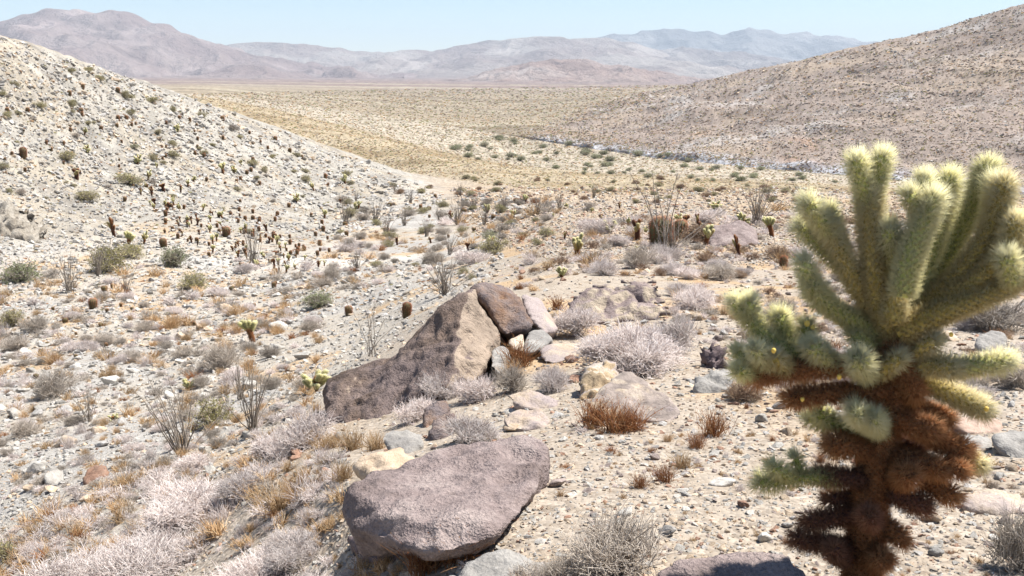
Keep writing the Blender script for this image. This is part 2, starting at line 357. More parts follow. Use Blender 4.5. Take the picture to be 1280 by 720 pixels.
def ground_color(x, y, k, px, z):
    Y = np.maximum(y, 1); c = np.zeros(x.shape + (3,)) + np.array((.33, .285, .235))           # warm gravel of the spur
    wash = np.clip(sm(.5, -.5, (px - np.interp(k, [0, 1, 2, 3, 4, 5, 6, 7, 8], [200, 220, 250, 330, 440, 530, 620, 600, 520])) / 70), 0, 1) * sm(8.6, 8.0, k)
    c = lerp(c, (.37, .34, .295), wash)
    ch = np.exp(-((k - np.interp(px, [0, 250, 450, 560, 630], [5.5, 5.75, 5.95, 6.15, 6.7]) + .12 * fbm2(x / 5, y / 5, 2, 60)) / .10) ** 2) * sm(120, 260, px) * sm(660, 620, px); c = lerp(c, (.50, .48, .44), ch * .85)
    p = fbm2(x / 1.6, y / 1.6, 4, 61); c = lerp(c, (.40, .28, .16), sm(.12, .5, p) * .75 * sm(8.5, 6, k))            # dry annuals, straw coloured
    p = fbm2(x / 5, y / 5, 4, 65); c = lerp(c, (.33, .325, .315), sm(.05, .35, p) * .7 * wash)
    lh = lhill_mask(px, k); p = fbm2(x / 6, y / 6, 4, 67); hc = lerp(np.zeros_like(c) + np.array((.31, .295, .265)), (.31, .27, .21), sm(-.1, .4, p) * .6)
    hc = lerp(hc, (.18, .17, .16), sm(.05, .5, fbm2(x / 1.3, y / 1.3, 3, 69)) * .6); c = c * (1 - lh[..., None]) + hc * lh[..., None]
    fn = sm(6.3, 7.3, k) * sm(9.2, 8.8, k) * sm(520, 620, px); c = lerp(c, (.36, .285, .20), fn * sm(-.3, .3, fbm2(x / 4, y / 4, 3, 71)) * .8)
    ter = sm(8.6, 9.3, k) * sm(11.2, 10.7, k); tc = lerp(np.zeros_like(c) + np.array((.33, .28, .20)), (.25, .20, .13), sm(-.2, .35, fbm2(x / 18, y / 9, 4, 73))); c = c * (1 - ter[..., None]) + tc * ter[..., None]
    w2 = sm(10.7, 11.2, k) * sm(12.1, 12., k); wc = lerp(np.zeros_like(c) + np.array((.36, .32, .26)), (.23, .205, .155), sm(-.1, .35, fbm2(x / 10, y / 6, 4, 75)) * .8); c = c * (1 - w2[..., None]) + wc * w2[..., None]
    pl = sm(11.9, 12.2, k); st = fbm2(x / 260, y / 60, 4, 77); pc = lerp(np.zeros_like(c) + np.array((.265, .225, .17)), (.195, .165, .125), sm(-.2, .35, st)); pc = lerp(pc, (.34, .305, .235), sm(.2, .5, fbm2(x / 300 + 9, y / 45, 4, 79)) * .8)
    pc = lerp(pc, (.20, .155, .14), sm(1500, 3000, Y)); pc = lerp(pc, (.31, .275, .215), sm(.12, .3, fbm2(x / 2500, y / 260, 3, 80)) * sm(1500, 2600, Y) * sm(4500, 3400, Y))
    c = c * (1 - pl[..., None]) + pc * pl[..., None]
    rh = hill_mask(px, k); q = fbm2(x / 30, y / 60, 4, 81); rc = lerp(np.zeros_like(c) + np.array((.245, .205, .18)), (.285, .235, .19), sm(-.1, .4, q)); rc = lerp(rc, (.34, .325, .315), sm(.22, .55, fbm2(x / 24 + 5, y / 40, 4, 83)) * .7)
    rc = lerp(rc, (.33, .21, .14), sm(.25, .5, fbm2(x / 18 + 15, y / 50, 4, 84)) * .5 * sm(14.3, 13.2, k))
    c = c * (1 - rh[..., None]) + rc * rh[..., None]
    cl = sm(12.0, 12.1, k) * sm(13.15, 13.0, k) * sm(655, 685, px); cc = lerp(np.zeros_like(c) + np.array((.36, .37, .40)), (.14, .13, .14), sm(0, .35, fbm2(x / 3.2, y / 3.2, 3, 85))); c = c * (1 - cl[..., None]) + cc * cl[..., None]
    s = 0                                                                                       # scrub too far off to tell apart
    for sz, a0, a1, b0, b1 in ((.7, 40, 80, 160, 260), (1.6, 130, 240, 500, 800), (4, 450, 800, 1500, 2500), (12, 1300, 2400, 6000, 9000), (60, 2600, 5000, 20000, 30000)):
        s = s + (vn2(x / sz, y / sz, 91) - .5 + .5 * (vn2(x / sz * 2.3, y / sz * 2.3, 92) - .5)) * sm(a0, a1, Y) * sm(b1, b0, Y)
    c = c * (1 + s[..., None] * .5)
    return np.clip(c, .02, .9)
build_ground()

# ------------------------------------------------------------------ far ranges
def mat_mountain():
    M = N("mountain_rock"); c = M.attr("col").outputs["Color"]; pos = M.n("ShaderNodeNewGeometry").outputs["Position"]
    n = M.noise(pos, .012, 6, .7); c = M.mix(.7, c, M.ramp(n, [(.3, (.75, .72, .72)), (.5, (1, 1, 1)), (.7, (1.2, 1.2, 1.15))]), 'MULTIPLY'); M.l(c, M.b.inputs["Base Color"])
    M.l(M.bump(n, 1, 60), M.b.inputs["Normal"]); M.b.inputs["Roughness"].default_value = 1; M.b.inputs["Specular IOR Level"].default_value = 0
    return M.m
MM = mat_mountain()
def mountain(crest, D, W, base_py, seed, c1, c2, lam, amp, name="mountain"):
    a = np.array(crest, float); x0, x1 = a[0, 0], a[-1, 0]; nc, nr = int((x1 - x0) * .9), 110; px = np.linspace(x0, x1, nc)
    py = np.interp(px, a[:, 0], a[:, 1]); g = np.exp(-.5 * (np.arange(-6, 7) / 2.5) ** 2); g /= g.sum(); py = np.convolve(np.pad(py, 6, 'edge'), g, 'valid')
    tz, e = tpx(px, py); tb, eb = tpx(px, np.full(nc, base_py)); zc = e * D; f = np.linspace(0, 1.5, nr)[:, None]
    Y = D - W + W * f + 0 * tz[None, :]; X = tz[None, :] * D + 0 * Y; zb = (eb * (D - W))[None, :] - 25
    prof = np.where(f <= 1, .2 * f + .8 * f ** 1.5, 1 - 1.2 * (f - 1) ** 1.0)
    Z = zb + (zc[None, :] - zb) * prof
    wx = X + 260 * fbm2(X / 900, Y / 900, 3, seed + 9)
    rg = rid2(wx / lam, Y / (lam * 1.7), 5, seed) - .62
    amp *= 1.15; Z = Z + amp * rg * np.clip(f * 3, 0, 1) * np.clip((1.04 - f) * 3, .05, 1) + amp * .25 * fbm2(X / (lam * .3), Y / (lam * .3), 3, seed + 3) * np.clip(f * 3, 0, 1)
    m = sm(-.3, .4, fbm2(X / 700, Y / 500, 4, seed + 5)); c = lerp(np.zeros(X.shape + (3,)) + np.array(c1), c2, m); c = lerp(c, tuple(min(.6, 1.6 * q + .05) for q in c2), sm(.3, .5, fbm2(X / 500 + 3, Y / 900, 4, seed + 6)) * .3); c = lerp(c, tuple(.7 * q for q in c1), sm(.25, .5, fbm2(X / 350 + 7, Y / 350, 4, seed + 7)) * .7)
    V = np.stack([X, Y, Z], -1); idx = np.arange(nr * nc).reshape(nr, nc); F = np.stack([idx[:-1, :-1], idx[:-1, 1:], idx[1:, 1:], idx[1:, :-1]], -1).reshape(-1, 4)
    obj(name, mesh(name, V.reshape(-1, 3), [F], MM, True, {"col": c.reshape(-1, 3)}), kind="structure")
mountain([(-260, 60), (-120, 50), (-40, 38), (0, 30), (25, 24), (50, 18), (72, 10), (95, 11), (120, 10), (138, 8), (155, 12), (175, 22), (190, 30), (205, 32), (240, 44), (262, 52), (290, 62), (330, 72), (380, 82), (450, 92), (520, 97)], 9500, 3200, 97, 101, (.24, .18, .165), (.30, .24, .22), 900, 230)
mountain([(180, 92), (240, 62), (300, 54), (340, 53), (385, 56), (430, 62), (460, 65), (500, 64), (540, 63), (580, 56), (610, 50), (655, 46), (700, 48), (720, 47), (760, 48), (795, 56), (830, 66), (870, 80), (930, 96)], 12500, 3400, 96, 131, (.25, .20, .18), (.33, .29, .26), 1000, 190)
mountain([(680, 80), (740, 52), (770, 44), (795, 40), (815, 41), (850, 36), (880, 39), (905, 40), (935, 36), (970, 37), (1010, 42), (1045, 46), (1090, 52), (1160, 60), (1300, 80)], 17500, 3600, 93, 161, (.17, .17, .17), (.28, .27, .26), 1100, 260)
mountain([(720, 96), (760, 74), (800, 66), (850, 60), (900, 62), (940, 66), (990, 76), (1060, 92)], 12800, 2500, 96, 191, (.22, .19, .18), (.30, .27, .25), 800, 180)
mountain([(560, 104), (590, 98), (620, 88), (655, 80), (690, 76), (715, 74), (745, 77), (775, 82), (810, 90), (850, 98), (890, 104), (960, 108)], 7000, 1800, 104, 221, (.29, .21, .18), (.36, .30, .27), 420, 110, "foothill")

# ------------------------------------------------------------------ instancing for what nobody could count (stuff)
def source_coll(name, meshes):
    c = bpy.data.collections.new(name)
    for i, m in enumerate(meshes): c.objects.link(bpy.data.objects.new(name, m))
    return c
def scatter(name, pts, rot, scale, coll, label=None, category=None):
    """one object: points carrying rotation and scale, turned into instances by geometry nodes"""
    me = bpy.data.meshes.new(name); n = len(pts); me.vertices.add(n); me.vertices.foreach_set("co", np.asarray(pts, np.float32).ravel())
    a = me.attributes.new("irot", 'FLOAT_VECTOR', 'POINT'); a.data.foreach_set("vector", np.asarray(rot, np.float32).ravel())
    a = me.attributes.new("iscl", 'FLOAT_VECTOR', 'POINT'); a.data.foreach_set("vector", np.asarray(scale, np.float32).ravel())
    a = me.attributes.new("iidx", 'INT', 'POINT'); a.data.foreach_set("value", np.random.RandomState(n).randint(0, len(coll.objects), n).astype(np.int32))
    o = obj(name, me, kind="stuff")
    if label: o["label"] = label; o["category"] = category
    ng = bpy.data.node_groups.new(name, 'GeometryNodeTree'); ng.interface.new_socket("Geometry", in_out='INPUT', socket_type='NodeSocketGeometry'); ng.interface.new_socket("Geometry", in_out='OUTPUT', socket_type='NodeSocketGeometry')
    gi = ng.nodes.new("NodeGroupInput"); go = ng.nodes.new("NodeGroupOutput"); ip = ng.nodes.new("GeometryNodeInstanceOnPoints"); ci = ng.nodes.new("GeometryNodeCollectionInfo")
    ci.inputs[0].default_value = coll; ci.inputs["Separate Children"].default_value = True; ci.inputs["Reset Children"].default_value = True
    ip.inputs["Pick Instance"].default_value = True
    def na(nm, ty): q = ng.nodes.new("GeometryNodeInputNamedAttribute"); q.data_type = ty; q.inputs[0].default_value = nm; return q.outputs[0]
    e2 = ng.nodes.new("FunctionNodeEulerToRotation"); ng.links.new(na("irot", 'FLOAT_VECTOR'), e2.inputs[0])
    ng.links.new(gi.outputs[0], ip.inputs["Points"]); ng.links.new(ci.outputs[0], ip.inputs["Instance"]); ng.links.new(e2.outputs[0], ip.inputs["Rotation"])
    ng.links.new(na("iscl", 'FLOAT_VECTOR'), ip.inputs["Scale"]); ng.links.new(na("iidx", 'INT'), ip.inputs["Instance Index"]); ng.links.new(ip.outputs[0], go.inputs[0])
    md = o.modifiers.new("scatter", 'NODES'); md.node_group = ng
    return o

# ------------------------------------------------------------------ rocks
def hull_mesh(pts):
    bm = bmesh.new()
    for p in pts: bm.verts.new(p)
    r = bmesh.ops.convex_hull(bm, input=bm.verts); bmesh.ops.delete(bm, geom=list({g for g in r["geom_interior"] + r["geom_unused"] if isinstance(g, bmesh.types.BMVert)}), context='VERTS')
    return bm
def rock_mesh(seed, n=13, mat='pale', sub=0, flat=.75):
    rs = np.random.RandomState(seed); v = rs.normal(size=(n, 3)); v /= np.linalg.norm(v, axis=1, keepdims=True); v *= rs.uniform(.8, 1.0, (n, 1)); v *= np.array([rs.uniform(.8, 1), rs.uniform(.6, .9), flat * rs.uniform(.6, .95)]) * .5
    bm = hull_mesh(v)
    if sub:
        bmesh.ops.bevel(bm, geom=list(bm.edges), offset=.03, segments=1, affect='EDGES', profile=.5)
        bmesh.ops.triangulate(bm, faces=bm.faces); bmesh.ops.subdivide_edges(bm, edges=bm.edges, cuts=sub, use_grid_fill=True)
        co = np.array([q.co for q in bm.verts]); d = fbm3(co * 5 + seed, 4, seed) * .05 + fbm3(co * 16 + seed, 2, seed) * .015; bm.normal_update()
        for q, dd in zip(bm.verts, d): q.co += q.normal * float(dd)
    me = bpy.data.meshes.new("rock"); bm.to_mesh(me); bm.free(); me.materials.append(ROCKS[mat] if isinstance(mat, str) else mat)
    if sub: me.polygons.foreach_set("use_smooth", [True] * len(me.polygons)); me.update()
    return me
SMALL = {m: [rock_mesh(i * 7 + j * 100 + 3, 12, m) for i in range(5)] for j, m in enumerate(ROCKS)}
MED = {m: [rock_mesh(i * 11 + j * 50 + 900, 15, m, 2) for i in range(4)] for j, m in enumerate(ROCKS)}
def custom_rock(name, hulls, mat, vox, label, rough=.03, fine=.008, cat="boulder", sink=None, name_mesh=None, freq=4.0, smooth_it=2, lift=True):
    """hulls: lists of (px, py, Y) corner points, joined into one body"""
    bm_all = bmesh.new()
    if lift:     # stand it on the ground: its lowest corner on the surface, its depth halved against the slope's
        pts_ = [q for h in hulls for q in h]; lo_ = max(pts_, key=lambda q: q[1]); y0 = min(q[2] for q in pts_); g_ = hits([lo_[0]], [min(lo_[1], 1100)])[0][1]
        hulls = [[(q[0], q[1], g_ - .01 + (q[2] - y0) * .5 * g_ / y0) for q in h] + [(q[0], q[1] + 12, g_ + (q[2] - y0) * .5) for q in sorted(h, key=lambda q: -q[1])[:3]] for h in hulls]
    for h in hulls:
        b = hull_mesh([P(*q) for q in h]); tmp = bpy.data.meshes.new("t"); b.to_mesh(tmp); b.free(); bm_all.from_mesh(tmp); bpy.data.meshes.remove(tmp)
    me = bpy.data.meshes.new(name); bm_all.to_mesh(me); bm_all.free(); o = bpy.data.objects.new(name, me); C.objects.link(o)
    md = o.modifiers.new("r", 'REMESH'); md.mode = 'VOXEL'; md.voxel_size = vox; dg = bpy.context.evaluated_depsgraph_get(); m2 = bpy.data.meshes.new_from_object(o.evaluated_get(dg)); o.modifiers.clear()
    bm = bmesh.new(); bm.from_mesh(m2)
    for _ in range(1 if (lift and cat == 'rock') else smooth_it): bmesh.ops.smooth_vert(bm, verts=bm.verts, factor=.5, use_axis_x=True, use_axis_y=True, use_axis_z=True)
    co = np.array([q.co for q in bm.verts]); bm.normal_update(); fr = freq
    if lift and cat == 'rock': smooth_it = 0; rough *= 1.9; fine *= 1.6; fr *= 1.8
    d = -np.clip(fbm3(co * fr * 1.3 + 31, 2, 12) - .18, 0, 1) * rough * 1.6 + fbm3(co * fr, 4, 5) * rough + (np.abs(fbm3(co * fr * 2.3 + 9, 3, 8)) - .25) * -rough * .8 + fbm3(co * fr * 9, 3, 6) * fine
    for q, dd in zip(bm.verts, d): q.co += q.normal * float(dd)
    cen = co.mean(0); zlo = co[:, 2].min(); off = Vector((cen[0], cen[1], zlo))
    for q in bm.verts: q.co -= off
    bm.to_mesh(m2); bm.free(); m2.name = name; m2.polygons.foreach_set("use_smooth", [True] * len(m2.polygons)); m2.materials.clear(); m2.materials.append(mat); m2.update()
    o.data = m2; bpy.data.meshes.remove(me); o.location = off; o["label"] = label; o["category"] = cat
    return o
PURPLE_BIG = mat_rock("purple_grey_boulder", (.15, .115, .105), (.235, .185, .172), (.34, .28, .255), 3.4, .6, .9, .03, dist=.03)
BROWN_BIG = mat_rock("varnished_brown_boulder", (.09, .062, .045), (.14, .10, .078), (.22, .165, .135), 2.6, .5, .9, .03, crust=((.17, .13, .118), .3), dist=.04)
SPLIT_BIG = mat_rock("split_orange_rock", (.15, .08, .05), (.27, .17, .11), (.36, .29, .25), 5.0, .4, .9, .03, crust=((.19, .155, .15), .4), dist=.04)
TAN_BIG = mat_rock("tan_weathered_rock", (.30, .23, .165), (.42, .34, .255), (.52, .45, .37), 3.2, .4, .6, .08, crust=((.30, .25, .235), .2))
GREY_BIG = mat_rock("pale_grey_rock", (.17, .16, .15), (.25, .235, .215), (.36, .34, .31), 3.5, .4, .6, .08)
DARK_BIG = mat_rock("dark_purple_rock", (.09, .065, .065), (.15, .115, .115), (.24, .19, .185), 5.0, .4, .7, .08)
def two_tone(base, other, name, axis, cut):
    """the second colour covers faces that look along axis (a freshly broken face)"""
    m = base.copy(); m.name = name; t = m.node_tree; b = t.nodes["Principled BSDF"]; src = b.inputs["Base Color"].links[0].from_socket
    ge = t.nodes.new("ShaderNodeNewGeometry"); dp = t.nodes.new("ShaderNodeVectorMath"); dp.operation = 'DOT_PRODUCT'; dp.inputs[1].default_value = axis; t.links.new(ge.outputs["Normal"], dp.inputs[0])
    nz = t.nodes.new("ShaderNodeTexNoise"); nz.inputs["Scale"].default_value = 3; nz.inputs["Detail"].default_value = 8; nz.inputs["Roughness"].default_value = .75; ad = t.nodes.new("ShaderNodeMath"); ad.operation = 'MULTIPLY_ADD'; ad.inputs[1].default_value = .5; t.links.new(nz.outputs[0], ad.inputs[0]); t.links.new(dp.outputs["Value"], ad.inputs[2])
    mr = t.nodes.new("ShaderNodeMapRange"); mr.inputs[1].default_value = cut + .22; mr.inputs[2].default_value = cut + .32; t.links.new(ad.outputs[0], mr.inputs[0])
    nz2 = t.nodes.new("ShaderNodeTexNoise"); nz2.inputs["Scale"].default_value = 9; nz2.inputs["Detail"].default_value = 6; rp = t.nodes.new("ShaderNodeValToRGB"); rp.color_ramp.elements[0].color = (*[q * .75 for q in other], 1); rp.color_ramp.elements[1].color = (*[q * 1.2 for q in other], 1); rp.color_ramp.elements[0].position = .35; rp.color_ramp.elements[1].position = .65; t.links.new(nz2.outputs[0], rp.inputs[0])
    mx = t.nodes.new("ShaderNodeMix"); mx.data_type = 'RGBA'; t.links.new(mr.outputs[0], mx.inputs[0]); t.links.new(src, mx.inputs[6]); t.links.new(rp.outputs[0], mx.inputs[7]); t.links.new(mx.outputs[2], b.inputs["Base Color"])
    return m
# axis of the broken tan face of the great boulder
def nrm(a, b, c): n = (P(*b) - P(*a)).cross(P(*c) - P(*a)).normalized(); return tuple(n if n.y < 0 else -n)
FACE = nrm((587, 362, 8.6), (625, 419, 8.5), (605, 460, 7.85))
GREAT = two_tone(BROWN_BIG, (.30, .235, .18), "varnished_boulder_with_broken_face", FACE, .71)
custom_rock("boulder", [[(587,362,8.6),(560,376,8.6),(530,410,8.5),(503,440,8.5),(500,505,7.5),(560,485,7.35),(596,474,7.6),(605,460,7.8),(625,419,8.5),(574,392,8.25),(577,447,7.7),(600,372,9.8),(540,405,10),(510,460,9.8),(625,455,9.6)],
    [(405,482,8.2),(404,500,8.0),(407,536,7.7),(440,540,7.45),(495,530,7.4),(520,452,8.0),(502,439,8.5),(445,457,8.6),(412,474,8.6),(415,500,9.4),(510,470,9.4)]], GREAT, .03,
    "great brown wedge-shaped boulder with a pale broken face beside the split orange rock", .085, .018, freq=2.4, lift=False, smooth_it=1)
custom_rock("boulder", [[(440,612,3.5),(480,640,3.28),(540,656,3.14),(600,651,3.14),(645,622,3.35),(674,580,3.72),(684,562,3.92),(665,545,4.1),(640,544,4.12),(560,560,3.98),(470,588,3.75),(438,603,3.6),
    (432,640,3.5),(444,663,3.33),(500,683,3.12),(560,690,3.03),(608,678,3.05),(656,641,3.3),(683,598,3.66),(450,690,3.5),(520,703,3.2),(590,700,3.2),(640,672,3.45),(690,612,4.0),(600,600,4.3)]], PURPLE_BIG, .016,
    "smooth purple-grey boulder slab in front of the great brown boulder", .045, .010, freq=3.0, lift=False, smooth_it=1)
custom_rock("rock", [[(432,672,3.95),(450,668,3.75),(520,690,3.35),(570,693,3.3),(560,712,3.25),(500,716,3.35),(450,705,3.6),(440,690,3.85),(500,680,4.2),(600,680,3.9)]], DARK_BIG, .02, "dark brown rock wedged under the purple-grey boulder slab", .02, .006, cat="rock", lift=False)
custom_rock("boulder", [[(588,360,9.1),(605,353,9.2),(633,357,9.3),(650,370,9.1),(666,407,8.8),(657,414,8.75),(633,421,8.65),(624,417,8.7),(611,396,8.8),(600,370,8.9),(610,380,10.2),(650,400,10.2),(640,430,9.6)]], SPLIT_BIG, .03, "cracked orange-brown rock split off the top of the great boulder", .06, .015, freq=4, lift=False)
custom_rock("boulder", [[(650,367,9.5),(663,369,9.6),(677,375,9.5),(697,415,9.1),(680,417,8.9),(664,400,9.05),(655,385,9.2),(660,385,10.4),(700,420,10),(680,430,9.6)]], TAN_BIG, .03, "narrow purple-tan slab leaning behind the cracked orange-brown rock", .03, .01, lift=False)
custom_rock("rock", [[(633,428,8.4),(645,418,8.5),(657,414,8.6),(656,440,8.2),(640,438,8.2),(650,430,9.2)]], TAN_BIG, .025, "small tan rock jammed below the cracked orange-brown rock", .02, .006, cat="rock", lift=False)
custom_rock("rock", [[(659,414,8.6),(678,412,8.8),(692,424,8.6),(674,437,8.2),(655,446,8.1),(652,438,8.2),(660,425,8.4),(690,440,9.2),(660,430,9.2)]], GREY_BIG, .025, "blue-grey angular rock below the leaning slab", .02, .006, cat="rock", lift=False)
custom_rock("rock", [[(671,436,8.3),(690,429,8.5),(708,427,8.6),(726,431,8.5),(722,445,8.1),(695,455,7.9),(678,451,8.0),(700,445,9.2)]], TAN_BIG, .025, "flat orange-topped tan rock below the blue-grey angular rock", .02, .006, cat="rock", lift=False)
custom_rock("rock", [[(612,440,8.1),(622,430,8.3),(635,434,8.3),(640,450,8.0),(626,470,7.6),(612,462,7.7),(630,450,8.8)]], GREY_BIG, .025, "weathered grey rock leaning on the pale face of the great boulder", .025, .006, cat="rock", lift=False)
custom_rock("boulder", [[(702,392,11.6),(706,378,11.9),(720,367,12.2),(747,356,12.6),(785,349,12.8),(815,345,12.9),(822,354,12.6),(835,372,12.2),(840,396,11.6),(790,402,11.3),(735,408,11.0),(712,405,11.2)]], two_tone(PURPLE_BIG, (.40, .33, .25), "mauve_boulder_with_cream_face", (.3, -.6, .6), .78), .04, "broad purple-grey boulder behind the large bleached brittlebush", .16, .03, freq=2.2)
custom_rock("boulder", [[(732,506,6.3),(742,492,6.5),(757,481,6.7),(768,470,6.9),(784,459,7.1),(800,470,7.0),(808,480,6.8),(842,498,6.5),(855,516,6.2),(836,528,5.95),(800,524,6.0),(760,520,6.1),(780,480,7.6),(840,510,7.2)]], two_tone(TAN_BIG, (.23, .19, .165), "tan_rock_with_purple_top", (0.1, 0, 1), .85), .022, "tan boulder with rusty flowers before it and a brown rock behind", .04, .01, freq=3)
custom_rock("rock", [[(786,454,7.4),(797,448,7.5),(811,445,7.5),(811,466,7.2),(800,470,7.1),(790,462,7.2),(800,455,8.0)]], SPLIT_BIG, .02, "rust-brown rock standing behind the tan boulder with rusty flowers", .02, .006, cat="rock")
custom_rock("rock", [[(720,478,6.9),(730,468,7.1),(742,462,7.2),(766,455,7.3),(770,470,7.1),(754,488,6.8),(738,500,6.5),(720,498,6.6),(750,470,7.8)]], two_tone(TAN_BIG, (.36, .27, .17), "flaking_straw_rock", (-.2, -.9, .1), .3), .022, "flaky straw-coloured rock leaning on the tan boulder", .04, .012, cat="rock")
custom_rock("rock", [[(632,494,6.6),(650,486,6.8),(675,489,6.85),(699,498,6.7),(696,509,6.45),(670,512,6.35),(648,506,6.4),(636,500,6.5),(670,500,7.0)]], TAN_BIG, .02, "flat pale-topped tan stone with a shaded underside", .015, .005, cat="rock")
custom_rock("rock", [[(630,520,6.0),(645,511,6.2),(680,512,6.2),(690,522,6.0),(680,535,5.75),(645,535,5.7),(630,530,5.8),(660,520,6.4)]], TAN_BIG, .02, "low tan stone just below the flat pale-topped stone", .015, .005, cat="rock")
custom_rock("rock", [[(866,480,6.8),(872,468,7.0),(885,463,7.1),(909,459,7.1),(919,470,6.9),(911,485,6.6),(890,492,6.5),(870,490,6.6),(900,475,7.5)]], GREY_BIG, .02, "blocky pale grey rock under the jagged dark purple rock", .02, .006, cat="rock")
custom_rock("rock", [[(877,444,7.6),(880,436,7.7),(888,430,7.7),(899,439,7.6),(910,448,7.5),(905,460,7.3),(888,461,7.3),(893,445,8.0)]], DARK_BIG, .02, "jagged dark purple rock above the blocky pale grey rock", .05, .02, cat="rock", freq=9)
custom_rock("rock", [[(529,510,6.5),(540,503,6.6),(556,496,6.7),(565,506,6.6),(560,515,6.4),(540,525,6.2),(532,534,6.1),(550,515,6.9)]], SPLIT_BIG, .018, "brown tilted slab among the bleached twigs beside the great boulder", .015, .006, cat="rock")
custom_rock("rock", [[(535,540,5.8),(540,525,6.0),(556,516,6.15),(572,516,6.1),(575,530,5.9),(560,545,5.6),(545,550,5.55),(558,530,6.4)]], SPLIT_BIG, .018, "rounded rusty rock half hidden by bleached twigs", .02, .006, cat="rock")
custom_rock("rock", [[(474,545,5.75),(484,538,5.9),(497,534,6.0),(530,541,6.0),(528,556,5.7),(515,566,5.5),(498,569,5.45),(482,556,5.6),(505,550,6.2)]], GREY_BIG, .015, "pale blue-grey rock behind the purple-grey boulder slab", .015, .006, cat="rock")
custom_rock("boulder", [[(815,716,3.0),(850,694,3.12),(920,688,3.15),(980,691,3.12),(1008,706,3.0),(1018,730,2.8),(1010,790,2.55),(820,790,2.55),(900,700,3.3),(900,740,2.75)]], PURPLE_BIG, .014, "low purple-grey boulder at the foot of the big cholla cactus", .012, .004, freq=3)
custom_rock("rock", [[(565,722,3.15),(590,702,3.3),(620,688,3.4),(650,686,3.42),(690,700,3.3),(700,725,3.05),(640,745,2.9),(580,745,2.95),(640,700,3.6)]], GREY_BIG, .014, "whitish rock between the purple-grey slab and a dry shrub", .015, .004, cat="rock")
custom_rock("rock", [[(1188,530,4.95),(1200,521,5.1),(1240,520,5.15),(1256,530,5.0),(1250,541,4.85),(1210,541,4.82),(1225,530,5.4)]], mat_rock("pinkish_slab", (.36, .25, .19), (.46, .34, .27), (.54, .43, .36), 4, .3, .4, .05), .015, "flat pinkish slab behind the big cholla's brown arms", .01, .004, cat="rock")
custom_rock("rock", [[(1240,545,4.8),(1262,538,4.95),(1300,540,4.95),(1310,565,4.5),(1270,574,4.45),(1248,562,4.6),(1280,550,5.2)]], GREY_BIG, .015, "cracked grey flat rock at the edge beyond the big cholla", .012, .004, cat="rock")
custom_rock("rock", [[(1195,552,4.6),(1210,544,4.75),(1236,546,4.75),(1243,560,4.55),(1220,566,4.45),(1200,562,4.5),(1220,555,4.9)]], GREY_BIG, .015, "small grey block between the pinkish slab and the cracked flat rock", .012, .004, cat="rock")
custom_rock("rock", [[(1200,622,3.75),(1212,610,3.9),(1250,612,3.95),(1290,622,3.9),(1285,642,3.6),(1245,643,3.55),(1210,636,3.6),(1240,625,4.1)]], TAN_BIG, .015, "long low cream stone beside the big cholla's lower arms", .012, .004, cat="rock")
custom_rock("rock", [[(1218,425,7.8),(1225,416,8.0),(1240,412,8.1),(1256,418,8.0),(1258,432,7.7),(1240,440,7.5),(1222,438,7.6),(1240,425,8.4)]], GREY_BIG, .02, "rounded grey rock among dry twigs beyond the big cholla", .015, .005, cat="rock")
custom_rock("boulder", [[(884,300,25.5),(890,284,26.5),(905,278,27),(930,276,27.5),(945,290,27),(948,303,25),(915,309,24),(890,308,24.5),(920,295,29)]], PURPLE_BIG, .06, "mauve boulder between the brown-based chollas on the spur", .1, .03, freq=1.5)
custom_rock("rock", [[(103,596,9.0),(108,586,9.2),(120,580,9.3),(132,584,9.3),(138,596,9.0),(130,604,8.8),(110,605,8.75),(120,590,9.7)]], ROCKS['rust'], .02, "reddish-brown rock alone on pale gravel in front of the tall ocotillo", .02, .006, cat="rock")
custom_rock("rock", [[(470,566,5.3),(500,560,5.5),(520,572,5.3),(515,590,5.0),(480,600,4.9),(450,590,5.1),(440,578,5.3)]], ROCKS['tan'], .02, "low tan ledge behind the purple-grey boulder slab", .02, .006, cat="rock")
custom_rock("rock_outcrop", [[(-60,272,52),(-30,262,54),(15,258,55),(42,266,56),(58,278,55),(66,292,53.5),(40,300,51),(0,303,49),(-60,305,47)]], mat_rock("layered_grey_outcrop", (.18, .15, .12), (.36, .32, .265), (.46, .42, .36), 1.2, .3, 1.0, .02, dist=.12), .2, "dark layered rock outcrop at the foot of the pale hillside", 1.0, .45, cat="rock outcrop", freq=.9, smooth_it=1)

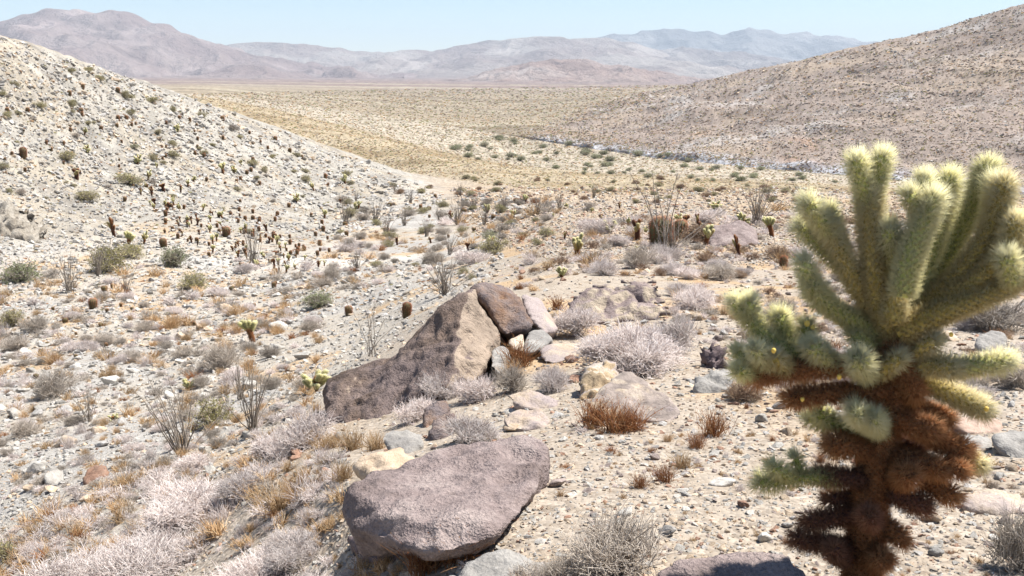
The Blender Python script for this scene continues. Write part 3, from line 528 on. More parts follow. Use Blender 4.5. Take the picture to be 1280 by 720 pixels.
# ------------------------------------------------------------------ plant builders
def stem_curves(rs, n, L, spread, bend, K_=5, base=.03, droop=0.):
    az = rs.uniform(0, 2 * np.pi, n); el = np.abs(rs.normal(0, spread, n)); l = L * rs.uniform(.65, 1.05, n); s = np.linspace(0, 1, K_)[None, :]
    d0 = np.stack([np.sin(el) * np.cos(az), np.sin(el) * np.sin(az), np.cos(el)], 1); bd = rs.normal(0, bend, (n, 3)); bd[:, 2] *= .3
    p = d0[:, None, :] * (s * l[:, None])[..., None] + (bd * l[:, None])[:, None, :] * (s ** 2)[..., None]
    p[..., 2] -= droop * (s ** 2) * l[:, None]; p[:, :, :2] += (base * rs.normal(size=(n, 1, 2)))
    return p, l
def bush_mesh(seed, mat, n=900, stems=26, shell=.75, twig=.16, thick=.006, leaves=0, leaf=.02, leafmat=None, flat=.75, curl=.5):
    """dome of fine twigs, unit radius 0.5, height ~flat; stems run from the base to the shell and split"""
    rs = np.random.RandomState(seed); sb = SB()
    p, l = stem_curves(rs, stems, .5 * flat * 1.3, .75, .25, 4, .03); sb.strands(p, np.linspace(1.6, .7, 4)[None, :] * thick, 3, rs.uniform(0, .35, stems))
    # lobes make the outline uneven
    nl = 9; la = rs.uniform(0, 6.28, nl); lr = rs.uniform(.05, .3, nl); lc = np.stack([np.cos(la) * lr, np.sin(la) * lr, rs.uniform(.05, .35, nl) * flat], 1); ls = rs.uniform(.14, .27, nl)
    w_ = rs.randint(0, nl, n); d = rs.normal(size=(n, 3)); d /= np.linalg.norm(d, axis=1, keepdims=True); d[:, 2] = np.where(d[:, 2] < -.3, -d[:, 2], d[:, 2])
    r = ls[w_] * (shell + (1 - shell) * rs.rand(n)) ** 1.0; a = lc[w_] + d * r[:, None] * np.array([1, 1, flat * 1.1]); a[:, 2] = np.maximum(a[:, 2], .01)
    dr = d + rs.normal(0, curl, (n, 3)); dr[:, 2] += .25; dr /= np.linalg.norm(dr, axis=1, keepdims=True); tl = twig * rs.uniform(.5, 1.2, n)
    m_ = a + dr * tl[:, None] * .5 + rs.normal(0, .12, (n, 3)) * tl[:, None]; e_ = a + dr * tl[:, None] + rs.normal(0, .3, (n, 3)) * tl[:, None]; s_ = a - dr * tl[:, None] * .4
    tn = np.clip(.25 + .75 * rs.rand(n), 0, 1); sb.strands(np.stack([s_, a, m_, e_], 1), np.array([.8, .8, .6, .35])[None, :] * thick, 3, tn)
    me = sb.mesh("twigs", mat)
    if leaves:
        lb = SB(); w_ = rs.randint(0, n, leaves); c = np.where(rs.rand(leaves, 1) > .5, m_[w_], e_[w_]) + rs.normal(0, .012, (leaves, 3)); lb.leaves(c, leaf * rs.uniform(.6, 1.3, leaves), rs); return me, lb.mesh("foliage", leafmat)
    return me, None
def ocotillo_mesh(seed, n=16, lean=0., spread=.35, thick=.010, spin=True):
    rs = np.random.RandomState(seed); p, l = stem_curves(rs, n, 1.0, spread, .12, 8, .035); p[..., 0] += lean * (p[..., 2] ** 1.3); out = []
    for i in range(n):
        sb = SB(); r = thick * np.linspace(1.25, .45, 8)[None, :]; w_ = p[i:i + 1] + rs.normal(0, .006, (1, 8, 3)); sb.strands(w_, r, 5, rs.uniform(.2, .9))
        if spin:
            ns = 60; q = rs.rand(ns) * 6.99; j = q.astype(int); f = (q - j)[:, None]; a = w_[0, j] * (1 - f) + w_[0, np.minimum(j + 1, 7)] * f; d = rs.normal(size=(ns, 3)); d /= np.linalg.norm(d, axis=1, keepdims=True); sb.spikes(a, a + d * .03, .0022, .8)
        out.append(sb)
    return out
def merge(sbs, name, mat):
    t = SB()
    for s in sbs:
        for f in s.F3: t.F3.append(f + t.n)
        for f in s.F4: t.F4.append(f + t.n)
        t.V += s.V; t.T += s.T; t.n += s.n
    return t.mesh(name, mat)
def grass_mesh(seed, mat, n=120, spread=.7, thick=.006, heads=0):
    rs = np.random.RandomState(seed); sb = SB(); p, l = stem_curves(rs, n, .6, spread, .25, 4, .12); sb.strands(p, np.array([1, .9, .7, .2])[None, :] * thick, 3)
    if heads: w_ = rs.randint(0, n, heads); sb.leaves(p[w_, rs.randint(2, 4, heads)] + rs.normal(0, .015, (heads, 3)), .014 * rs.uniform(.6, 1.4, heads), rs)
    return sb.mesh("stems", mat)
BODY_RUST = mat_plant("barrel_flesh", [(0, (.10, .10, .05)), (1, (.16, .14, .07))], 0, .1); SP_RED = mat_plant("red_spines", [(0, (.20, .06, .03)), (.5, (.36, .14, .07)), (1, (.52, .28, .17))], .3, .2)
def barrel_mesh(seed, h=1.0, r=.33, ns=1500):
    """ribbed barrel, unit height"""
    rs = np.random.RandomState(seed); nv, nu = 12, 42; v = np.linspace(0, 1, nv)[:, None]; u = np.linspace(0, 2 * np.pi, nu, endpoint=False)[None, :]
    def prof(v): return r * np.sqrt(np.clip(1 - np.clip((v - .72) / .28, 0, 1) ** 2, 0.0, 1)) * (.78 + .22 * np.sin(np.clip(v * 1.6, 0, 1.57)))
    rib = 1 + .09 * np.cos(u * 14); pr = prof(v); V = np.stack([pr * rib * np.cos(u), pr * rib * np.sin(u), h * v + 0 * u], -1).reshape(-1, 3)
    i = np.arange(nv * nu).reshape(nv, nu); F = np.stack([i[:-1], np.roll(i, -1, 1)[:-1], np.roll(i, -1, 1)[1:], i[1:]], -1).reshape(-1, 4); body = mesh("body", V, [F], BODY_RUST, True, {"tint": np.full(len(V), .5)})
    sb = SB(); q = rs.rand(ns) ** .8; a_ = rs.randint(0, 14, ns) * 2 * np.pi / 14 + rs.normal(0, .05, ns); pr = prof(q) * 1.08; A = np.stack([pr * np.cos(a_), pr * np.sin(a_), h * q], 1)
    d = np.stack([np.cos(a_), np.sin(a_), np.full(ns, .25)], 1) + rs.normal(0, .65, (ns, 3)); d[:, 2] += np.clip((q - .7) * 4, 0, 1.5); d /= np.linalg.norm(d, axis=1, keepdims=True); sb.spikes(A, A + d * (.13 * rs.uniform(.6, 1.2, ns))[:, None], .0065)
    return body, sb.mesh("spines", SP_RED)
# cholla
def mat_cholla(name, c1, c2):
    M = N(name); tc = M.n("ShaderNodeTexCoord").outputs["Object"]; v = M.n("ShaderNodeTexVoronoi"); v.inputs["Scale"].default_value = 70; M.l(tc, v.inputs["Vector"]); M.l(M.ramp(v.outputs["Distance"], [(0, c2), (.6, c1)]), M.b.inputs["Base Color"])
    M.l(M.bump(v.outputs["Distance"], .6, .006), M.b.inputs["Normal"]); return M.m
CH = {
 'green': (mat_cholla("cholla_green", (.34, .35, .11), (.56, .55, .22)), mat_plant("cream_spines", [(0, (.82, .76, .48)), (.5, (.97, .92, .62)), (1, (.99, .97, .80))], .75, .06, .5)),
 'dark': (mat_cholla("cholla_dark_green", (.24, .26, .07), (.42, .43, .15)), mat_plant("pale_green_spines", [(0, (.66, .62, .34)), (.5, (.93, .88, .54)), (1, (.98, .96, .76))], .75, .06, .5)),
 'gold': (mat_cholla("cholla_olive", (.32, .25, .07), (.50, .40, .14)), mat_plant("golden_spines", [(0, (.62, .48, .22)), (.5, (.86, .76, .46)), (1, (.97, .94, .78))], .72, .06, .5)),
 'brown': (mat_cholla("cholla_brown", (.17, .075, .03), (.30, .14, .06)), mat_plant("russet_spines", [(0, (.28, .12, .05)), (.5, (.54, .28, .13)), (1, (.82, .56, .32))], .7, .06, .5)),
 'black': (mat_cholla("cholla_dead", (.09, .04, .03), (.16, .08, .05)), mat_plant("dark_spines", [(0, (.16, .075, .045)), (.5, (.33, .165, .10)), (1, (.58, .36, .24))], .65, .06, .5)),
}
def joint(path, rad, kind, seed, spine=.036, dens=.75, wd=.00075, per=26, name="stem_joint", parent=None, origin=Vector((0, 0, 0)), lo=False):
    """path: list of Vectors, rad: core radius (m) at each; knobbly stem plus spine clusters set in a spiral"""
    rs = np.random.RandomState(seed); p = np.array([list(q - origin) for q in path]); nseg = len(p); L = np.concatenate([[0], np.cumsum(np.linalg.norm(np.diff(p, axis=0), axis=1))]); tot = L[-1]
    rad = np.broadcast_to(np.asarray(rad, float), (nseg,)).astype(float)
    def at(s):
        q = s * tot; c = np.stack([np.interp(q, L, p[:, i]) for i in range(3)], -1)
        e_ = min(.02, tot * .1); c2 = np.stack([np.interp(np.clip(q + e_, 0, tot), L, p[:, i]) for i in range(3)], -1); c1 = np.stack([np.interp(np.clip(q - e_, 0, tot), L, p[:, i]) for i in range(3)], -1); d = c2 - c1; d /= np.linalg.norm(d, axis=-1, keepdims=True) + 1e-9
        r = np.interp(q, L, rad); ta = r * 1.0; r = r * np.sqrt(np.clip(1 - np.clip((q - (tot - ta)) / np.maximum(ta, 1e-5), 0, 1) ** 2, .02, 1)) * np.sqrt(np.clip(.45 + .55 * np.clip(q / np.maximum(ta, 1e-5), 0, 1), 0, 1)); return c, d, r
    def frame(d):
        up = np.array([.31, .83, .46]); a = np.cross(d, up); a /= np.linalg.norm(a, axis=-1, keepdims=True); return a, np.cross(d, a)
    nu, nv = (8, 8) if lo else (18, max(10, int(tot / .006))); nv = min(nv, 60); s = np.linspace(0, 1, nv); c, d, r = at(s); a, b = frame(d); u = np.linspace(0, 2 * np.pi, nu, endpoint=False)
    bumpy = 1 + (0 if lo else .10) * np.cos(u[None, :] * 5 + s[:, None] * tot / .018) * np.cos(u[None, :] * 3 - s[:, None] * tot / .011) * 1.9
    V = c[:, None, :] + (a[:, None, :] * np.cos(u)[None, :, None] + b[:, None, :] * np.sin(u)[None, :, None]) * (r[:, None] * bumpy)[..., None]
    i = np.arange(nv * nu).reshape(nv, nu); F = np.stack([i[:-1], np.roll(i, -1, 1)[:-1], np.roll(i, -1, 1)[1:], i[1:]], -1).reshape(-1, 4); V = V.reshape(-1, 3)
    V = np.concatenate([V, c[-1:] + d[-1:] * r[-1] * .4]); tip = len(V) - 1; F3 = np.stack([i[-1], np.roll(i[-1], -1), np.full(nu, tip)], 1)
    body = mesh(name, V, [F3, F], CH[kind][0], True)
    area = 2 * np.pi * rad.mean() * tot; na = int(max(8, area / (.011 * .011) * dens)); sA = (np.arange(na) + .5) / na; sA = np.concatenate([sA, np.full(max(3, int(10 * min(dens, 1))), .995) - rs.rand(max(3, int(10 * min(dens, 1)))) * .05]); th = np.arange(len(sA)) * 2.39996 + seed
    c, d, r = at(sA); a, b = frame(d); nrm_ = a * np.cos(th)[:, None] + b * np.sin(th)[:, None]; tipf = np.clip((sA * tot - (tot - 1.2 * rad[-1])) / (1.2 * rad[-1]), 0, 1)[:, None]; nrm_ = nrm_ * (1 - .75 * tipf) + d * tipf; nrm_ /= np.linalg.norm(nrm_, axis=1, keepdims=True)
    A = c + (a * np.cos(th)[:, None] + b * np.sin(th)[:, None]) * r[:, None] * .97; A = np.repeat(A, per, 0); nn = np.repeat(nrm_, per, 0); dd = np.repeat(d, per, 0); m = len(A)
    dr = nn + rs.normal(0, .42, (m, 3)) + dd * .15; dr /= np.linalg.norm(dr, axis=1, keepdims=True); dot = (dr * nn).sum(1, keepdims=True); dr = np.where(dot < .1, dr + nn * (.3 - dot), dr); dr /= np.linalg.norm(dr, axis=1, keepdims=True)
    tpp = np.repeat(sA, per); tuft = .8 + .5 * np.clip((tpp - .6) / .4, 0, 1)
    sb = SB(); sb.spikes(A, A + dr * (spine * tuft * rs.uniform(.5, 1.12, m))[:, None], wd, np.clip(rs.rand(m) * .6 + tpp * .4, 0, 1)); sp_me = sb.mesh("spines", CH[kind][1])
    if parent is None: return body, sp_me
    o = obj(name, body, parent); s_o = obj("spines", sp_me, o); s_o["kind"] = "stuff"; return o
def small_cholla(seed, style):
    """unit-height cholla: russet trunk, a crown of short bright arms; meshes (trunk, [arms])"""
    rs = np.random.RandomState(seed); V3 = Vector; parts = []
    tk = 'black' if style == 'dark' else 'brown'; b, s = joint([V3((0, 0, -.05)), V3((rs.uniform(-.04, .04), 0, .3)), V3((rs.uniform(-.08, .08), rs.uniform(-.05, .05), .62))], [.085, .09, .07], tk, seed, .07, .12, .004, 10, "trunk", lo=True); parts.append(("trunk", b, s))
    n = {'bright': 9, 'dark': 7, 'low': 12}[style]
    for i in range(n):
        az = i * 2.4 + rs.uniform(-.4, .4); el = rs.uniform(.3, 1.15) if style != 'low' else rs.uniform(.6, 1.4); z0 = rs.uniform(.35, .62) if style != 'low' else rs.uniform(.1, .5); L = rs.uniform(.25, .42) if style != 'dark' else rs.uniform(.10, .3); d = V3((math.sin(el) * math.cos(az), math.sin(el) * math.sin(az), math.cos(el)))
        a = V3((d.x * .05, d.y * .05, z0)); kind = ('black', 'gold', 'brown')[i % 3] if style == 'dark' else ('green' if z0 > .4 or style == 'low' else 'gold')
        b, s = joint([a, a + d * L * .5, a + d * L + V3((0, 0, .1))], [.045, .055, .05], kind, seed * 31 + i, .055, .22, .0032, 10, lo=True); parts.append(("stem_joint", b, s))
    return parts

# ------------------------------------------------------------------ the big cholla
def big_cholla():
    org = hit(1075, 738); root = bpy.data.objects.new("cholla_cactus", None); C.objects.link(root); root.location = org
    root["label"] = "large teddy bear cholla with upright cream arms above a shaggy brown trunk"; root["category"] = "cactus"
    D = org.y; sc = D / F_PX
    def J(pts, rpx, kind, **kw):
        """pts: (px, py, depth offset m); rpx: core radius in pixels at each point"""
        J.n += 1; path = [P(x, y, D + dz) for x, y, dz in pts]; r = np.array(rpx, float) * sc * (.82 if kw.get('name') == 'trunk' else .64)
        # smooth the path a little
        if len(path) > 2:
            q = [path[0]]
            for i in range(1, len(path)): q += [path[i - 1].lerp(path[i], .5), path[i]]
            for _ in range(2): q = [q[0]] + [(q[i - 1] + q[i] * 2 + q[i + 1]) / 4 for i in range(1, len(q) - 1)] + [q[-1]]
            r = np.interp(np.linspace(0, 1, len(q)), np.linspace(0, 1, len(r)) if len(r) > 1 else [0, 1], r if len(r) > 1 else [r[0], r[0]]); path = q
        elif len(r) == 1: r = np.array([r[0]] * 2)
        return joint(path, r, kind, 500 + J.n * 7, parent=root, origin=org, **kw)
    J.n = 0
    # trunk
    J([(1073, 752, 0), (1080, 700, 0), (1084, 650, .0), (1090, 600, 0), (1100, 550, 0), (1113, 500, 0), (1118, 455, 0), (1116, 415, 0)], [27, 27, 26, 25, 23, 22, 24, 20], 'brown', name="trunk", spine=.034, per=18)
    hub = (1116, 425, 0)
    # crown of upright arms
    J([hub, (1095, 375, -.02), (1090, 330, -.02), (1088, 290, -.02), (1087, 240, -.02)], [20, 17, 15, 16, 15], 'gold')
    J([(1087, 262, -.02), (1077, 228, -.03), (1070, 197, -.03)], [13, 12, 12], 'green'); J([(1089, 260, -.02), (1097, 225, -.01), (1104, 193, -.01)], [12, 12, 12], 'green')
    J([hub, (1092, 385, .02), (1067, 350, .0), (1048, 312, -.01), (1031, 272, -.02)], [18, 17, 15, 14, 13], 'gold')
    J([(1040, 296, -.02), (1022, 272, -.04), (1008, 252, -.06)], [12, 12, 12], 'green', spine=.040); J([(1050, 318, -.01), (1042, 285, 0), (1035, 262, 0)], [11, 10, 10], 'dark')
    J([(1055, 335, 0), (1025, 308, .02), (999, 281, .02)], [10, 10, 10], 'green')
    J([hub, (1083, 408, .02), (1049, 392, -.01), (1026, 374, -.02), (1011, 352, -.03)], [16, 15, 13, 12, 12], 'dark'); J([(1022, 368, -.02), (1010, 345, -.03), (1004, 326, -.03)], [12, 12, 12], 'green')
    J([(1052, 392, .03), (1034, 384, .05), (1020, 372, .05)], [10, 9, 9], 'dark')
    J([(1112, 350, .02), (1111, 315, -.02), (1112, 284, -.06)], [14, 15, 15], 'green', spine=.040)
    J([(1128, 372, -.13), (1133, 335, -.12), (1146, 298, -.10), (1160, 262, -.09), (1168, 243, -.09)], [16, 17, 16, 15, 13], 'green', spine=.040)
    J([(1156, 275, -.09), (1143, 255, -.08), (1136, 240, -.08)], [11, 11, 11], 'green'); J([(1160, 262, -.06), (1156, 238, -.03), (1156, 221, -.03)], [11, 11, 12], 'green')
    J([(1128, 395, 0), (1150, 350, .04), (1172, 295, .05), (1182, 250, .04), (1187, 218, .03)], [16, 15, 14, 13, 12], 'dark')
    J([(1122, 410, .03), (1160, 360, .1), (1192, 305, .12), (1216, 258, .12), (1230, 225, .11), (1237, 203, .1)], [18, 17, 16, 15, 14, 13], 'dark')
    J([(1130, 405, 0), (1170, 372, .0), (1207, 338, -.01), (1232, 300, -.01), (1248, 265, -.02), (1255, 224, -.03)], [19, 17, 15, 14, 14, 14], 'gold')
    J([(1240, 290, .0), (1243, 255, .02), (1240, 225, .05)], [12, 12, 12], 'green')
    J([(1178, 375, -.03), (1218, 358, -.04), (1250, 328, -.06), (1266, 300, -.07), (1270, 272, -.08)], [16, 16, 15, 14, 14], 'gold')
    J([(1120, 415, -.03), (1165, 395, -.05), (1210, 376, -.06), (1255, 362, -.07), (1290, 335, -.08), (1305, 300, -.08)], [21, 20, 17, 16, 15, 14], 'gold')
    J([(1265, 355, -.1), (1262, 335, -.12), (1258, 318, -.13)], [14, 14, 13], 'green')
    J([(1118, 405, -.05), (1115, 385, -.05), (1120, 360, -.04)], [20, 18, 14], 'gold')
    # middle tier, left side
    J([(1108, 450, -.02), (1060, 458, -.04), (1010, 462, -.05), (965, 466, -.05), (938, 470, -.05)], [19, 15, 14, 12, 10], 'brown'); J([(1110, 488, -.02), (1065, 490, -.04), (1020, 492, -.04), (984, 499, -.04)], [19, 15, 13, 11], 'brown')
    J([(1010, 452, -.03), (980, 436, .0), (955, 420, .02), (938, 402, .02), (930, 378, .02)], [12, 12, 12, 12, 11], 'dark'); J([(936, 400, .02), (924, 387, .02), (917, 377, .02)], [9, 9, 9], 'green'); J([(937, 398, .02), (938, 384, .0), (939, 375, .0)], [9, 9, 9], 'green')
    J([(992, 445, .02), (982, 418, .03), (974, 393, .03)], [12, 13, 12], 'dark'); J([(1010, 448, .03), (1007, 425, .05), (1008, 405, .05)], [10, 10, 9], 'dark')
    J([(960, 456, -.06), (950, 445, -.09), (943, 436, -.12)], [10, 11, 10], 'green', spine=.040); J([(984, 462, -.06), (972, 452, -.08), (966, 444, -.1)], [12, 12, 11], 'gold')
    J([(945, 466, -.04), (929, 452, -.04), (922, 438, -.04)], [10, 10, 9], 'dark'); J([(940, 468, -.05), (928, 465, -.08), (921, 462, -.1)], [9, 10, 9], 'dark')
    J([(1048, 462, -.03), (1025, 445, -.05), (1012, 430, -.07)], [15, 17, 15], 'green'); J([(1095, 436, 0), (1078, 424, 0), (1066, 414, 0)], [14, 14, 13], 'dark')
    J([(1085, 470, -.04), (1077, 458, -.09), (1071, 447, -.13)], [14, 16, 16], 'green', spine=.042, per=22); J([(1095, 468, -.04), (1110, 458, -.06), (1126, 446, -.07)], [12, 13, 11], 'gold')
    J([(1095, 535, -.03), (1080, 525, -.08), (1067, 514, -.12)], [12, 13, 12], 'green', spine=.040); J([(1100, 540, -.03), (1095, 530, -.08), (1090, 522, -.12)], [11, 12, 11], 'green', spine=.040)
    J([(1075, 545, 0), (1045, 530, .01), (1020, 515, .01)], [12, 12, 11], 'dark'); J([(1040, 535, .03), (1018, 528, .04), (1010, 520, .04)], [9, 9, 8], 'green')
    # right side
    J([(1120, 462, -.02), (1150, 455, -.04), (1180, 458, -.07), (1195, 460, -.09)], [18, 16, 15, 14], 'gold'); J([(1185, 462, -.07), (1222, 457, -.08), (1262, 450, -.08)], [13, 14, 12], 'green', spine=.036)
    J([(1125, 465, .02), (1160, 478, .0), (1200, 498, -.01), (1234, 513, -.02)], [17, 16, 15, 11], 'gold'); J([(1140, 445, -.03), (1155, 432, -.06), (1170, 424, -.07)], [14, 13, 12], 'gold')
    J([(1118, 440, -.02), (1135, 470, -.05), (1145, 495, -.05)], [18, 17, 15], 'brown')
    # brown skirt of old joints
    J([(1085, 560, -.02), (1058, 558, -.05), (1036, 556, -.06)], [15, 17, 16], 'brown'); J([(1085, 600, -.02), (1050, 596, -.02), (1020, 594, -.01)], [15, 14, 11], 'black')
    J([(1080, 640, 0), (1045, 648, -.02), (1008, 653, -.02)], [16, 14, 11], 'black'); J([(1075, 690, 0), (1035, 680, -.03), (994, 673, -.04)], [17, 14, 11], 'black'); J([(1075, 620, .02), (1050, 625, .02), (1035, 622, .02)], [14, 13, 12], 'black')
    J([(1110, 520, -.02), (1140, 530, -.05), (1170, 540, -.06)], [18, 19, 18], 'brown'); J([(1160, 540, -.04), (1188, 556, -.04), (1208, 565, -.05)], [17, 18, 15], 'brown', spine=.040); J([(1190, 565, -.04), (1210, 576, -.03), (1226, 582, -.03)], [14, 13, 11], 'gold')
    J([(1120, 600, -.04), (1130, 596, -.1), (1138, 592, -.14)], [15, 17, 16], 'brown', spine=.040, per=22); J([(1110, 570, -.02), (1150, 575, -.06), (1180, 590, -.09)], [17, 17, 14], 'brown'); J([(1180, 575, -.06), (1195, 585, -.09), (1203, 590, -.11)], [13, 13, 12], 'brown')
    J([(1105, 610, -.02), (1130, 622, -.04), (1158, 634, -.05)], [17, 17, 15], 'black'); J([(1150, 600, -.02), (1175, 612, -.04), (1194, 622, -.05)], [14, 14, 12], 'brown'); J([(1095, 650, -.01), (1115, 664, -.03), (1130, 676, -.04)], [15, 15, 12], 'brown')
    J([(1090, 655, -.06), (1087, 648, -.12), (1085, 643, -.15)], [12, 14, 13], 'black'); J([(1085, 700, -.02), (1098, 698, -.07), (1108, 700, -.11)], [16, 17, 16], 'brown')
    J([(1055, 700, -.02), (1045, 690, -.06), (1038, 684, -.08)], [14, 14, 12], 'black'); J([(1130, 510, 0), (1160, 515, .03), (1185, 525, .04)], [17, 16, 14], 'brown'); J([(1100, 560, .03), (1125, 555, .06), (1150, 560, .08)], [16, 16, 14], 'black')
    # green side arm low on the left
    J([(1050, 600, -.01), (1010, 594, -.03), (985, 600, -.04), (958, 605, -.04), (947, 602, -.04)], [10, 9, 9, 10, 9], 'dark'); J([(990, 598, -.05), (978, 590, -.06), (965, 583, -.07)], [9, 10, 9], 'dark'); J([(1003, 594, -.03), (998, 583, -.02), (994, 572, -.02)], [7, 7, 6], 'dark')
    # yellow fruits
    yel = N("yellow_fruit"); yel.b.inputs["Base Color"].default_value = (.62, .44, .10, 1); yel.b.inputs["Roughness"].default_value = .5
    for (x, y, dz, r) in [(1009, 404, -.02, 5), (1016, 409, -.02, 4), (967, 438, -.15, 4), (1189, 418, -.1, 3.5), (1003, 499, -.09, 3.5), (1049, 471, -.1, 4), (1233, 511, -.06, 4)]:
        bm = bmesh.new(); bmesh.ops.create_icosphere(bm, subdivisions=2, radius=r * sc * .75); c = P(x, y, D + dz) - org
        for q in bm.verts: q.co = Vector((q.co.x, q.co.y, q.co.z * 1.35)); q.co *= 1 - .25 * max(0, q.co.z / (r * sc)) ** 4; q.co += c
        me = bpy.data.meshes.new("fruit"); bm.to_mesh(me); bm.free(); me.materials.append(yel.m); me.polygons.foreach_set("use_smooth", [True] * len(me.polygons)); obj("fruit", me, root)
    return root
big_cholla()

# ------------------------------------------------------------------ plants: one of each kind, then copies
BUSH = {
 'white': [bush_mesh(11 + i, TW_WHITE, 1500, 30, .6, .15, .0055) for i in range(3)],
 'whitebig': [bush_mesh(31 + i, TW_WHITE, 5200, 60, .45, .085, .0032, flat=.62) for i in range(2)],
 'grey': [bush_mesh(51 + i, TW_GREY, 1000, 34, .5, .17, .005, flat=.8) for i in range(3)],
 'brown': [bush_mesh(61 + i, TW_BROWN, 900, 34, .4, .16, .005, 500, .016, STRAW) for i in range(2)],
 'olive': [bush_mesh(71 + i, TW_GREY, 500, 30, .5, .15, .006, 2600, .022, OLIVE, .8) for i in range(3)],
 'green': [bush_mesh(81 + i, TW_GREY, 500, 34, .5, .17, .006, 2600, .022, GREEN, .8) for i in range(3)],
}
TUFT = {'straw': [grass_mesh(5 + i, STRAW, 150, .75, .007) for i in range(3)], 'rust': [grass_mesh(15 + i, RUST, 150, .6, .006, 420) for i in range(3)], 'grey': [grass_mesh(25 + i, TW_WHITE, 130, .8, .006) for i in range(2)]}
OCO_PARTS = [ocotillo_mesh(100 + i, n, lean, spr, th) for i, (n, lean, spr, th) in enumerate([(21, -.12, .40, .0078), (24, .0, .28, .0075), (8, .05, .30, .005), (28, 0, .44, .008), (14, 0, .3, .007)])]
OCO_M = [merge(p, "stems", OCO) for p in OCO_PARTS]
OCO_STEMS = [[q.mesh("stem", OCO) for q in p] for p in OCO_PARTS]
BAR = [barrel_mesh(i, 1.0, r) for i, r in enumerate((.33, .26, .5))]
CHO = {st: [small_cholla(40 + i + 10 * j, st) for i in range(3)] for j, st in enumerate(('bright', 'dark', 'low'))}

LAND = []     # (x, y, phrase): what a label may lean on
rnd = random.Random(7)
def emp(name, loc, rz, sc_, tilt=0):
    o = bpy.data.objects.new(name, None); C.objects.link(o); o.location = loc; o.rotation_euler = (rnd.uniform(-tilt, tilt), rnd.uniform(-tilt, tilt), rz); o.scale = sc_ if isinstance(sc_, tuple) else (sc_,) * 3; o.empty_display_size = .1; return o
def kids(root, parts, parent_of=None):
    for nm, m in parts:
        o = bpy.data.objects.new(nm, m); C.objects.link(o); o.parent = root
def tag(o, label, cat, group=None):
    o["label"] = label; o["category"] = cat
    if group: o["group"] = group
def put_bush(kind, loc, wd, ht, label, group=None, land=None, name=None, v=None, cat=None):
    n_, cat_ = {'white': ("brittlebush", "shrub"), 'whitebig': ("brittlebush", "shrub"), 'grey': ("dry_shrub", "shrub"), 'brown': ("brown_shrub", "shrub"), 'olive': ("olive_shrub", "shrub"), 'green': ("creosote_bush", "bush")}[kind]
    m = BUSH[kind][rnd.randrange(len(BUSH[kind])) if v is None else v]; r = emp(name or n_, loc - Vector((0, 0, .03 * ht)), rnd.uniform(0, 6.28), (wd, wd, ht / .62), .08)
    ps = [("twigs", m[0])] + ([("foliage", m[1])] if m[1] else []); kids(r, ps); tag(r, label, cat or cat_, group)
    if land: LAND.append((loc.x, loc.y, land))
    return r
def put_tuft(kind, loc, s, label, group=None, name=None, land=None):
    n_ = {'straw': "grass_tuft", 'rust': "rusty_weed", 'grey': "dead_weed"}[kind]; r = bpy.data.objects.new(name or n_, TUFT[kind][rnd.randrange(len(TUFT[kind]))]); C.objects.link(r); r.location = loc - Vector((0, 0, .02 * s)); r.scale = (s * 1.5, s * 1.5, s * 1.6); r.rotation_euler = (0, 0, rnd.uniform(0, 6.28))
    tag(r, label, "grass" if kind == 'straw' else "weed", group)
    if land: LAND.append((loc.x, loc.y, land))
    return r
def put_oco(v, loc, h, label, group=None, parts=False, land=None, rz=None, sx=1):
    if parts:
        r = emp("ocotillo", loc, rnd.uniform(0, 6.28) if rz is None else rz, (h * sx, h * sx, h)); kids(r, [("stem", m) for m in OCO_STEMS[v]])
    else:
        r = bpy.data.objects.new("ocotillo", OCO_M[v]); C.objects.link(r); r.location = loc; r.scale = (h * sx, h * sx, h); r.rotation_euler = (0, 0, rnd.uniform(0, 6.28) if rz is None else rz)
    tag(r, label, "ocotillo", group)
    if land: LAND.append((loc.x, loc.y, land))
    return r
def put_barrel(v, loc, h, label, group=None, land=None, tilt=.12):
    r = emp("barrel_cactus", loc - Vector((0, 0, .05 * h)), rnd.uniform(0, 6.28), h, tilt); kids(r, [("body", BAR[v][0]), ("spines", BAR[v][1])]); tag(r, label, "cactus", group)
    if land: LAND.append((loc.x, loc.y, land))
    return r
def put_cholla(st, loc, h, label, group=None, land=None, v=None, sx=1):
    pr = CHO[st][rnd.randrange(3) if v is None else v]; r = emp("cholla_cactus", loc, rnd.uniform(0, 6.28), (h * sx * rnd.uniform(.75, 1.15), h * sx * rnd.uniform(.75, 1.15), h), .28); h_ = r
    for nm, b, s in pr:
        o = bpy.data.objects.new(nm, b); C.objects.link(o); o.parent = r; q = bpy.data.objects.new("spines", s); C.objects.link(q); q.parent = o; q["kind"] = "stuff"
    tag(r, label, "cactus", group)
    if land: LAND.append((loc.x, loc.y, land))
    return r
def ms(loc, px): return loc.y * px / F_PX * 1.02     # metres spanned by px pixels there

